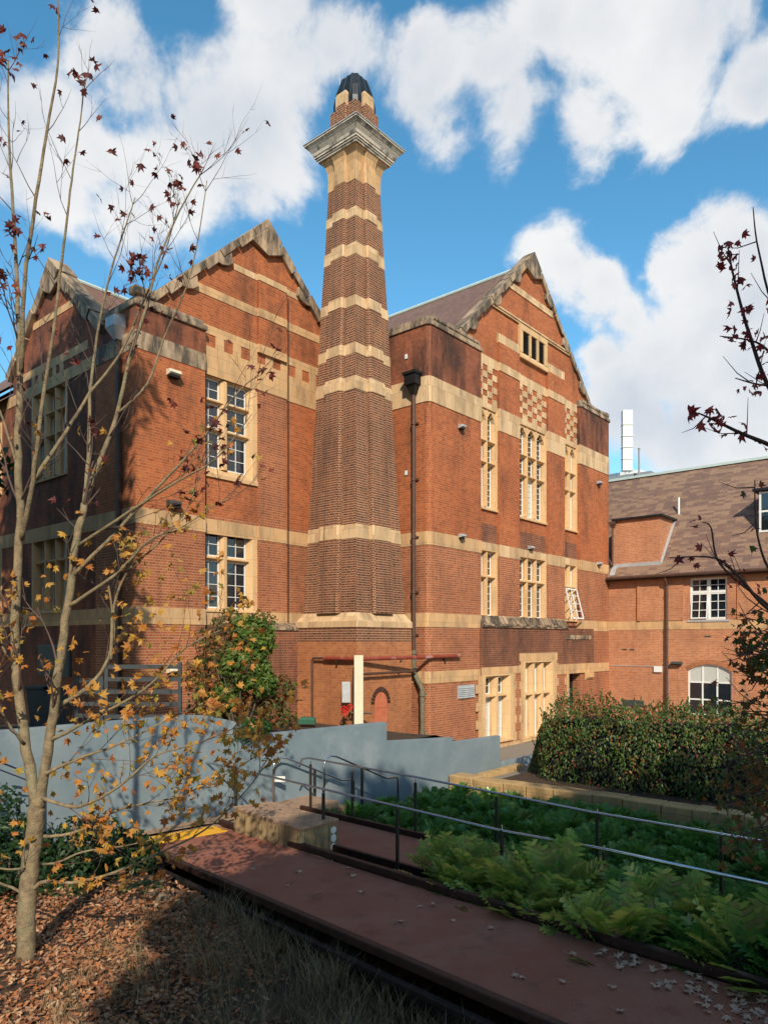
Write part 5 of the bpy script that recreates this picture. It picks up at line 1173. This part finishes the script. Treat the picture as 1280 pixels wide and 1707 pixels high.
def maple_right():
    r=random.Random(5); Y0=6.2; t=root('maple_tree','maple reaching in from beyond the right edge with crimson leaf tips','tree',(4.9,5.4,.6))
    tr=MB(); lf=MB(); lf2=MB()
    tr.tube([(4.9,5.4,.4),(4.85,5.45,2),(4.9,5.5,4),(4.8,5.6,6),(4.9,5.6,8.5)],[.13,.11,.09,.06,.03],10)
    def limb(pp,r0,leaves,tgt,s=.07,den=1.0):
        pts=smooth_path([Vector(p) if len(p)==3 and isinstance(p,tuple) and p[0]<20 else at(p[0],p[1],Y0+p[2]) for p in pp],5); N=len(pts)
        tr.tube(pts,[r0*(1-.8*i/(N-1)) for i in range(N)],6)
        for k in range(int(leaves*1.7)):
            i=int(N*(1-.65*r.random()**1.3))-1; p=pts[max(0,i)]
            add_leaf(tgt,p+rv(r)*.09*den,(rv(r)+Vector((0,-.7,.4))).normalized(),rv(r)-Vector((0,0,.3)),s*1.2*r.uniform(.7,1.15),MAPLE)
        for k in range(3):
            i=r.randint(N//3,N-2); d=(rv(r)+Vector((-.6,0,.5))).normalized(); tr.tube([pts[i],pts[i]+d*.15,pts[i]+d*.3+Vector((0,0,.06))],[.006,.004,.002],5)
    limb([(4.85,5.5,5.2),(1400,800,0),(1290,745,0),(1235,722,0),(1190,700,0),(1163,688,0)],.03,14,lf2,.065)
    limb([(4.85,5.6,5.8),(1380,760,.2),(1290,660,.2),(1250,560,.2),(1225,470,.2),(1213,412,.2)],.03,26,lf2,.055)
    limb([(4.85,5.6,6.2),(1380,640,.2),(1300,600,.2),(1260,570,.2),(1200,560,.2)],.022,14,lf2,.055)
    limb([(4.85,5.6,6.6),(1400,520,.2),(1300,520,.2),(1265,420,.1),(1255,345,.1)],.02,3,lf2,.05)
    limb([(4.85,5.6,5.6),(1380,700,.2),(1310,650,.2),(1260,640,.2),(1225,630,.2)],.022,14,lf2,.05)
    limb([(4.88,5.4,3.8),(1380,1080,0),(1280,1015,0),(1230,960,0),(1190,930,0),(1115,930,0)],.025,6,lf2,.05)
    limb([(4.88,5.4,3.9),(1360,1060,.2),(1270,1000,.2),(1200,940,.2),(1185,880,.2),(1170,870,.2)],.02,4,lf2,.05)
    limb([(4.88,5.4,4.0),(1360,1000,0),(1290,960,0),(1262,890,0),(1258,800,0)],.02,8,lf,.05)
    for k in range(16):
        y=r.uniform(1000,1130); limb([(4.88,5.4,3.2),(1380,y+60,r.uniform(-.4,.4)),(1290,y+20,r.uniform(-.4,.3)),(1225+r.uniform(0,45),y,r.uniform(-.4,.3))],.014,11,lf,.05,1.6)
    for k in range(24):
        y=r.uniform(1180,1420); limb([(4.88,5.4,2.4),(1400,y+20,r.uniform(-.4,.6)),(1300,y,r.uniform(-.4,.6)),(1195+r.uniform(0,60),y+r.uniform(-20,30),r.uniform(-.3,.6))],.014,14,lf,.05,2.2)
    tr.build('trunk',M['twig'],t,smooth=True); lf.build('crown',L_mix,t); lf2.build('upper_leaves',L_red2,t)
maple_right()

def hedge():
    r=random.Random(9); t=root('hedge','long dense photinia hedge with red tips in front of the brick wing','hedge',(20.3,6.5,-.2),'B')
    m=MB(); 
    def surf(v):  # half widths and top
        e=sstep(11.25,9.9,v); return 1.15*e+.1, 2.22*e**.5+.2*noise.noise((v*.6,0,0))+.12*noise.noise((v*2.1,4,0))
    n=0
    while n<42000:
        v=r.uniform(-1,11.2); w,top=surf(v); a=r.uniform(-1,1); z=r.random()
        rr=1-.35*r.random()**2
        # superellipse cross section
        th=r.uniform(-.15,math.pi+.15); cx=math.copysign(abs(math.cos(th))**.55,math.cos(th)); cz=abs(math.sin(th))**.5*(1 if th>0 and th<math.pi else 0)
        bump=1+.26*noise.noise((v*1.1,th*1.6,1))+.09*noise.noise((v*4,th*5,2))
        if r.random()<.35 : cz*=r.random()
        p=Vector((20.0+cx*w*rr*bump,v,.3+max(.0,cz*top*rr*bump)))
        nn=Vector((cx,r.uniform(-.4,.4),cz+.25))+rv(r)*.75
        add_leaf(m,p,nn,Vector((r.uniform(-.6,.6),r.uniform(-.6,.6),1)),r.uniform(.035,.065),OVAL,0,.15); n+=1
    for k in range(420):
        v=r.uniform(-1,11.0); w,top=surf(v); th=r.uniform(.2,math.pi-.1); cx=math.copysign(abs(math.cos(th))**.55,math.cos(th)); cz=abs(math.sin(th))**.5
        p=Vector((20.0+cx*w,v,.3+cz*top*.98)); d=(Vector((cx*.5,r.uniform(-.5,.5),.9))+rv(r)*.3).normalized(); l=r.uniform(.12,.38)
        for q in range(11): add_leaf(m,p+d*l*(q/9),rv(r)+d*.3,d+rv(r)*.9,r.uniform(.035,.06),OVAL,0,.15)
    m.build('foliage',L_hedge,t,uv=False)
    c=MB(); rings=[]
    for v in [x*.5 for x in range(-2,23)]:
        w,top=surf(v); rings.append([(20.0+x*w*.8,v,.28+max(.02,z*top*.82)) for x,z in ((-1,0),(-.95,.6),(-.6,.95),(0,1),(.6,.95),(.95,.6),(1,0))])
    c.loft(rings,0); c.build('dark_core',M['inner'],t)  # solid near-black core filling the hedge behind its leaves
hedge()

# ---- philodendron: one plant, copied
def phil_leaf(m,p,d,up,s,r,mi=0):
    d=d.normalized(); side=d.cross(up)
    if side.length<.05: side=d.orthogonal()
    side.normalize(); nrm=side.cross(d); n=6
    pt=lambda t:p+d*(t*s)-nrm*(.22*s*t*t)*-1*-1
    for i in range(n):
        t=i/n; a=pt(t); l=s*.50*math.sin(math.pi*(.22+.72*t))**.8; w=s*.068*r.uniform(.8,1.2)
        for sg in (-1,1):
            tip=a+side*(sg*l)+d*(l*.42)-nrm*l*.18; b=d*w
            k=len(m.v); mid=(a+tip)/2+nrm*.01; m.v+=[tuple(a-b),tuple(mid-b*1.0+side*sg*.0),tuple(tip),tuple(mid+b*1.25),tuple(a+b)]; m.f.append((k,k+1,k+3,k+4)); m.f.append((k+1,k+2,k+3)); m.m+=[mi,mi]
    k=len(m.v); w=side*s*.035; m.v+=[tuple(pt(0)-w),tuple(pt(0)+w),tuple(pt(1.15))]; m.f.append((k,k+1,k+2)); m.m.append(mi)
def phil_plant(name,label,group,seed,leafm,nleaf,h,spread,stem,ls=1.0):
    r=random.Random(seed); t=root(name,label,'plant',(0,0,0),'W',group)
    m=MB(); st=MB()
    for i in range(nleaf):
        a=r.uniform(0,2*math.pi); el=r.uniform(.15,1.35); L=h*r.uniform(.7,1.05)
        d=Vector((math.cos(a)*math.cos(el),math.sin(a)*math.cos(el),math.sin(el)))
        base=Vector((0,0,stem))+Vector((d.x,d.y,0))*.03; p=base+d*L*.62*Vector((spread,spread,1)).length/1.7; p=base+Vector((d.x*L*spread*.6,d.y*L*spread*.6,d.z*L*.62))
        mid=(base+p)/2+Vector((0,0,.03)); st.tube([base,mid,p],[.007,.005,.004],4)
        ld=Vector((d.x,d.y,d.z*.85+.05)).normalized(); phil_leaf(m,p,ld,Vector((0,0,1)),h*r.uniform(.2,.34)*ls,r)
    if stem>.1: st.tube([Vector((0,0,-.05)),Vector((.03,.02,stem*.5)),Vector((0,0,stem+.02))],[.03,.026,.03],7)
    m.build('leaves',leafm,t,uv=False); st.build('stem',M['bark2'] if stem>.1 else M['pipe_g'],t,uv=False); return t
def dup(o,loc,rz,sc,label=None,tilt=(0,0)):
    c=o.copy(); C.objects.link(c); c.location=loc; c.rotation_euler=(tilt[0],tilt[1],rz); c.scale=(sc,sc,sc)
    if label: c['label']=label
    for ch in list(o.children):
        k=ch.copy(); C.objects.link(k); k.parent=c
    return c
def phils():
    r=random.Random(31)
    far=[phil_plant('philodendron_plant','dark green philodendron clump packed in the bed between the railed ramp and the sandstone edging','philodendrons in the far bed',s,L_phil,110,.74,1.1,.06) for s in (1,2,3)]
    near=[phil_plant('philodendron_plant','yellow green leggy philodendron in the bed between the two ramps','philodendrons between the ramps',s,L_phil2 if s!=12 else L_phil,58,.82,1.05,.45,1.3) for s in (11,12,13)]
    used=set()
    def put(pool,loc,sc):
        i=r.randrange(len(pool)); o=pool[i]; rz=r.uniform(0,6.28); tl=(r.uniform(-.12,.12),r.uniform(-.12,.12))
        if id(o) not in used: used.add(id(o)); o.location=loc; o.rotation_euler=(tl[0],tl[1],rz); o.scale=(sc,sc,sc)
        else: dup(o,loc,rz,sc,tilt=tl)
    u=11.15
    while u<16.9:
        v=11.2-r.uniform(0,.3)
        while v>1.6:
            uu=u+r.uniform(-.22,.22); vv=v+r.uniform(-.25,.25); w=B2W(uu,vv)
            px=640+F0*w.x/w.y
            if px<1400 and not(uu<14.2 and vv>11.4):
                z=hgt(w.x,w.y); put(far,(w.x,w.y,z),r.uniform(.85,1.2)*(1.0 if uu<14.6 else (.9 if uu<15.6 else .78)))
            v-=.72
        u+=.72
    # near bed: between ramp 1 far edge and ramp 2 near edge
    for k in range(900):
        s=r.uniform(3.4,12.5); q=r.uniform(.28,3.0); p=Vector((A1.x+D1.x*s+N1.x*q,A1.y+D1.y*s+N1.y*q,0)); uu,vv=W2B(p.x,p.y)
        if uu>8.72 or uu<0: continue
        if p.y<1.5: continue
        ok=all((p-x).length>.42 for x in NB)
        if s<4.3 and q>.9: continue
        if ok: NB.append(p)
    for p in [q for q in NB if 640+F0*q.x/q.y>715]: put(near,(p.x,p.y,.12+.03*max(0,(12-p.y))),r.uniform(.85,1.3))
    for pool in (far,near):
        for o in pool:
            if id(o) not in used:
                for ch in list(o.children): bpy.data.objects.remove(ch)
                bpy.data.objects.remove(o)
NB=[]
phils()

# ---- fallen leaves
def fallen():
    r=random.Random(77)
    protos=[]
    for k in range(4):
        m=MB(); add_leaf(m,Vector((0,0,.012)),Vector((0,0,1)),Vector((1,0,0)),.062,MAPLE,0,.0)
        m.v=[(x,y,z+.02*noise.noise((x*20+k,y*20,k))+ .45*abs(x if k%2 else y)*(.6 if k<2 else 1.1)) for x,y,z in m.v]
        m.tube([(-.012,0,.012),(-.075,.01,.016)],.0018,4)
        me=m.build('fallen_leaf',L_pale,None,uv=False); protos.append(me)
    used=[0]*4
    lab='pale curled maple leaf lying on the rust brown deck of the foreground ramp'; grp='fallen leaves on the foreground ramp'
    spots=[]
    for px,py in ((422,1450),(478,1478),(313,1499),(355,1467),(440,1506),(532,1490),(660,1461),(578,1449),(700,1513),(756,1537),(605,1489),(666,1538),(820,1549),(648,1690),(723,1511),(858,1628),(868,1632),(1020,1650),(1030,1688),(940,1640),(1180,1690),(1176,1682),(1210,1700),(1110,1650),(1090,1600),(1075,1592),(1120,1640),(1150,1655),(1165,1650),(240,1458),(500,1455),(590,1463),(405,1520),(360,1505)): spots.append((px,py))
    for k in range(52):
        t=r.random()**.6; px=950+330*t+r.uniform(-20,20); py=1575+100*t+r.uniform(-6,34)*(.4+t); spots.append((px,py))
    for px,py in spots:
        # intersect with sloped deck plane
        z=1.1
        for _ in range(6):
            p=onz(px,py,z); s=(p-A1).dot(D1); z=.75+.05*s
        p=onz(px,py,z); tt=-(Vector((p.x,p.y,0))-A1).dot(N1); s=(Vector((p.x,p.y,0))-A1).dot(D1)
        if not(.05<tt<1.72) or p.y<2.5: continue
        i=r.randrange(4); o=protos[i]
        if used[i]: o=o.copy(); C.objects.link(o)
        used[i]=1; o.location=(p.x,p.y,z+.006); o.rotation_euler=(r.uniform(-.2,.2),r.uniform(-.2,.2),r.uniform(0,6.28)); sc=r.uniform(.8,1.25); o.scale=(sc,sc,sc)
        tag(o,lab,'leaf',grp)
    # leaf litter on the ground at the left
    m=MB(); n=0
    for k in range(52000):
        x=r.uniform(-6.5,1.2); y=r.uniform(4.5,12.5); q=Vector((x,y,0))-A1; t=-q.dot(N1); s=q.dot(D1)
        if t<2.0: continue
        px=640+F0*x/y
        if px<-80 or px>760: continue
        dens=1 if px<260 else max(.05,1-(px-260)/240)
        dens*=.55+.9*max(0,min(1,.5+1.6*noise.noise((x*.9,y*.9,5))))
        if y>9.6: dens*=max(.12,1-(y-9.6)/1.2)
        if r.random()>dens: continue
        z=hgt(x,y)+r.uniform(0,.05); nn=Vector((r.gauss(0,.42),r.gauss(0,.42),1))
        if r.random()<.5: add_leaf(m,Vector((x,y,z)),nn,rv(r),r.uniform(.03,.055),MAPLE,0,r.uniform(-.5,.5))
        else: add_leaf(m,Vector((x,y,z)),nn,rv(r),r.uniform(.03,.05),OVAL,0,r.uniform(-.7,.7))
        n+=1
    o=m.build('leaf_litter',L_litter,None,uv=False); tag(o,'carpet of dry orange leaves around the maple trunk',kind='stuff')
    # dry grass
    m=MB()
    for k in range(3600):
        x=r.uniform(-3.2,3.2); y=r.uniform(4.2,9.5); q=Vector((x,y,0))-A1; t=-q.dot(N1)
        if t<1.95: continue
        px=640+F0*x/y
        if px<60: continue
        if px<330 and t>2.6 and r.random()<.75: continue
        z=hgt(x,y); big=noise.noise((x*1.1,y*1.1,8))>.12 or (t<2.5 and r.random()<.6)
        for b in range(r.randint(5,10)):
            a=r.uniform(0,6.28); l=r.uniform(.10,.26)*(1.9 if big else 1); d=Vector((math.cos(a)*.45,math.sin(a)*.45,1)).normalized(); w=Vector((-math.sin(a),math.cos(a),0))*.0028
            p=Vector((x+r.uniform(-.05,.05),y+r.uniform(-.05,.05),z)); mid=p+d*l*.55; tip=p+d*l+Vector((math.cos(a),math.sin(a),-.25))*l*.3
            k0=len(m.v); m.v+=[tuple(p-w),tuple(p+w),tuple(mid+w*.8),tuple(tip),tuple(mid-w*.8)]; m.f.append((k0,k0+1,k0+2,k0+4)); m.f.append((k0+4,k0+2,k0+3)); m.m+=[0,0]
    o=m.build('dry_grass',L_grass,None,uv=False); tag(o,'dry brown grass in front of the ramp',kind='stuff')
fallen()

def leafball(m,c,rad,n,s,r,shape=OVAL,squash=1.0,shell=.5):
    for k in range(n):
        d=rv(r); q=c+Vector((d.x*rad,d.y*rad,d.z*rad*squash))*(1-shell*r.random()**1.5)*(1+.25*noise.noise(d*2.3+c))
        add_leaf(m,q,d+rv(r)*.9,rv(r)+Vector((0,0,.3)),s*r.uniform(.7,1.2),shape,0,.15)
def shrubs():
    r=random.Random(14)
    # small tree in front of the left gable
    c=at(400,1180,19.0); t=root('small_tree','bushy small tree with fresh green and orange leaves left of the chimney base','tree',(c.x,c.y,1.6))
    st=MB()
    for k in range(9):
        a=k*.7; st.tube([(c.x,c.y,1.5),(c.x+.3*math.cos(a),c.y+.3*math.sin(a),2.4),(c.x+.7*math.cos(a),c.y+.6*math.sin(a),3.6+.2*(k%3))],[.05,.03,.01],6)
    st.build('trunk',M['bark2'],t)
    g=MB(); o=MB()
    for px,py,rad,n in ((425,1065,.55,800),(410,1110,.65,1000),(440,1140,.36,450),(405,1045,.3,300),(375,1160,.4,350),(395,1235,.4,300)): leafball(g,at(px,py,18.8),rad,int(n*2.2),.075,r)
    for px,py,rad,n in ((365,1080,.65,520),(350,1130,.7,700),(400,1170,.6,620),(450,1185,.5,500),(345,1190,.6,520),(400,1215,.6,400),(470,1150,.4,240),(380,1040,.4,200),(440,1040,.35,120),(480,1200,.3,120)): leafball(o,at(px,py,19.3),rad,int(n*1.1),.085,r,MAPLE)
    g.build('crown',L_green,t,uv=False); o.build('autumn_leaves',L_mix,t,uv=False)
    # dark mound spilling over the wall
    m=MB(); c=B2W(9.6,12.7)
    for px,py,rad in ((380,1228,.5),(410,1218,.45),(350,1215,.45),(430,1212,.3)): leafball(m,at(px,py,15.6),rad,1300,.035,r,OVAL,.55)
    o=m.build('groundcover_mound',L_green if False else leafmat('spilling_green_leaves',[(.03,.09,.015),(.05,.14,.02),(.02,.06,.012)]),None,uv=False); tag(o,'green mound of ground cover spilling over the top of the grey wall','plant')
    # dark shrubs behind the maple trunk
    for i,(px,py,Y,rad,lab) in enumerate(((20,1440,10.2,.75,'dark evergreen shrub at the left edge behind the trunk'),(150,1420,10.8,.62,'dark evergreen shrub just right of the maple trunk'),(215,1430,11.2,.45,'smallest dark evergreen shrub beside the start of the ramp'),(-60,1380,10.6,.9,'dark evergreen shrub cut by the left edge'))):
        c=at(px,py,Y); t=root('evergreen_shrub',lab,'shrub',(c.x,c.y,hgt(c.x,c.y)),'W','dark shrubs behind the maple')
        m=MB(); leafball(m,c,rad,2200,.05,r,OVAL,.9,.6); m.build('foliage',L_dark if i!=1 else L_dark,t,uv=False)
        m=MB(); 
        for k in range(5): m.tube([(c.x,c.y,hgt(c.x,c.y)-.05),(c.x+r.uniform(-.4,.4),c.y+r.uniform(-.4,.4),c.z+.2)],[.03,.01],5)
        m.build('stem',M['bark2'],t)
    for px,py in ((105,1485),(235,1478)):
        c=onz(px,py+30,.6); m=MB()
        for k in range(110):
            a=r.uniform(0,6.28); l=r.uniform(.3,.55); d=Vector((math.cos(a)*.5,math.sin(a)*.5,1)).normalized(); w=Vector((-math.sin(a),math.cos(a),0))*.009; p=c+Vector((math.cos(a),math.sin(a),0))*.05
            mid=p+d*l*.6; tip=p+d*l*.8+Vector((math.cos(a),math.sin(a),-.6))*l*.45; k0=len(m.v); m.v+=[tuple(p-w),tuple(p+w),tuple(mid+w),tuple(tip),tuple(mid-w)]; m.f.append((k0,k0+1,k0+2,k0+4)); m.f.append((k0+4,k0+2,k0+3)); m.m+=[0,0]
        bobj(m,'strap_leaf_plant',L_grass2,'arching strap leaved tuft '+('right behind the maple trunk' if px<200 else 'near the dark edge of the ramp'),'plant',tuple(c),'W',uv=False)
shrubs()

def bigtree(x,y,h,cr,label,seed,mat,dens=1.0,z0=0,cz=.62,name='evergreen_tree',n=16,ls=.16):
    r=random.Random(seed); t=root(name,label,'tree',(x,y,z0)); tr=MB(); m=MB()
    tr.tube([(x,y,z0-.3),(x+.2,y,z0+h*.3),(x,y+.2,z0+h*.6),(x,y,z0+h*.9)],[.38,.3,.2,.06],10)
    for k in range(n):
        a=r.uniform(0,6.28); el=r.uniform(-.5,1.2); rr=cr*r.uniform(.35,.85); c=Vector((x+math.cos(a)*math.cos(el)*rr,y+math.sin(a)*math.cos(el)*rr,z0+h*cz+math.sin(el)*rr*(h*(1-cz)/cr)))
        tr.tube([(x,y,z0+h*.35+.2*(k%5)),((x+c.x)/2,(y+c.y)/2,(z0+h*.4+c.z)/2),tuple(c)],[.12,.07,.02],6)
        leafball(m,c,cr*r.uniform(.3,.48),int(520*dens),ls,r,OVAL,.8,.9)
    tr.build('trunk',M['bark2'],t); m.build('crown',mat,t,uv=False)
bigtree(-10.5,15.5,12.5,2.2,'dark evergreen tree at the left edge, foliage showing beside the far left gable',3,L_dark,1.0,.5,name='evergreen_tree',n=22,ls=.13)
bigtree(-9.5,7.8,28,3.9,'tallest evergreen, standing left of the picture and shading the far left walls',4,L_dark,1.0,.5,.60,n=75,ls=.22)
bigtree(-7.4,4.6,21.5,2.4,'slimmer evergreen just left of the picture, nearest the maple',5,L_dark,1.2,.5,n=30,ls=.17)
for i,(x,y,h,cr,lab) in enumerate(((-18.5,21,18,4.6,'broad unseen evergreen added to dim skylight, farthest off beyond the left edge'),(-18.5,9,19,5,'broad unseen evergreen added to dim skylight, beyond the slimmer ones at the left'),(-15,-2,19,5,'broad unseen evergreen added to dim skylight, left of and level with the viewpoint'),(-10.5,-11,20,4.6,'broad unseen evergreen added to dim skylight, behind and left of the viewpoint'))):
    bigtree(x,y,h,cr,lab,60+i,L_dark,1.0,0,.5,n=46,ls=.34)  # unseen trees added to block skylight from the shaded left walls
# unseen trees added behind the viewpoint to put the ramps in shade
for i,(x,y,h,cr) in enumerate(((4.0,-9,19,4.4),(10,-8,19,4.6),(16,-7.5,19,4.6),(22,-4,18,4.5),(7.5,-15,22,5),(14,-14,21,5),(1.0,-7,14.5,2.5),(-2.9,-7,9.6,2.2))):
    bigtree(x,y,h,cr,'unseen evergreen added for shade behind the viewpoint, %s in the row'%['one','three','five','six','two','four','slim one set closest','lowest one at the left'][i],40+i,L_dark,1.0,0,.55,n=34,ls=.3)
for o in bpy.data.objects:
    for k in ('org','fr'):
        if k in o: del o[k]
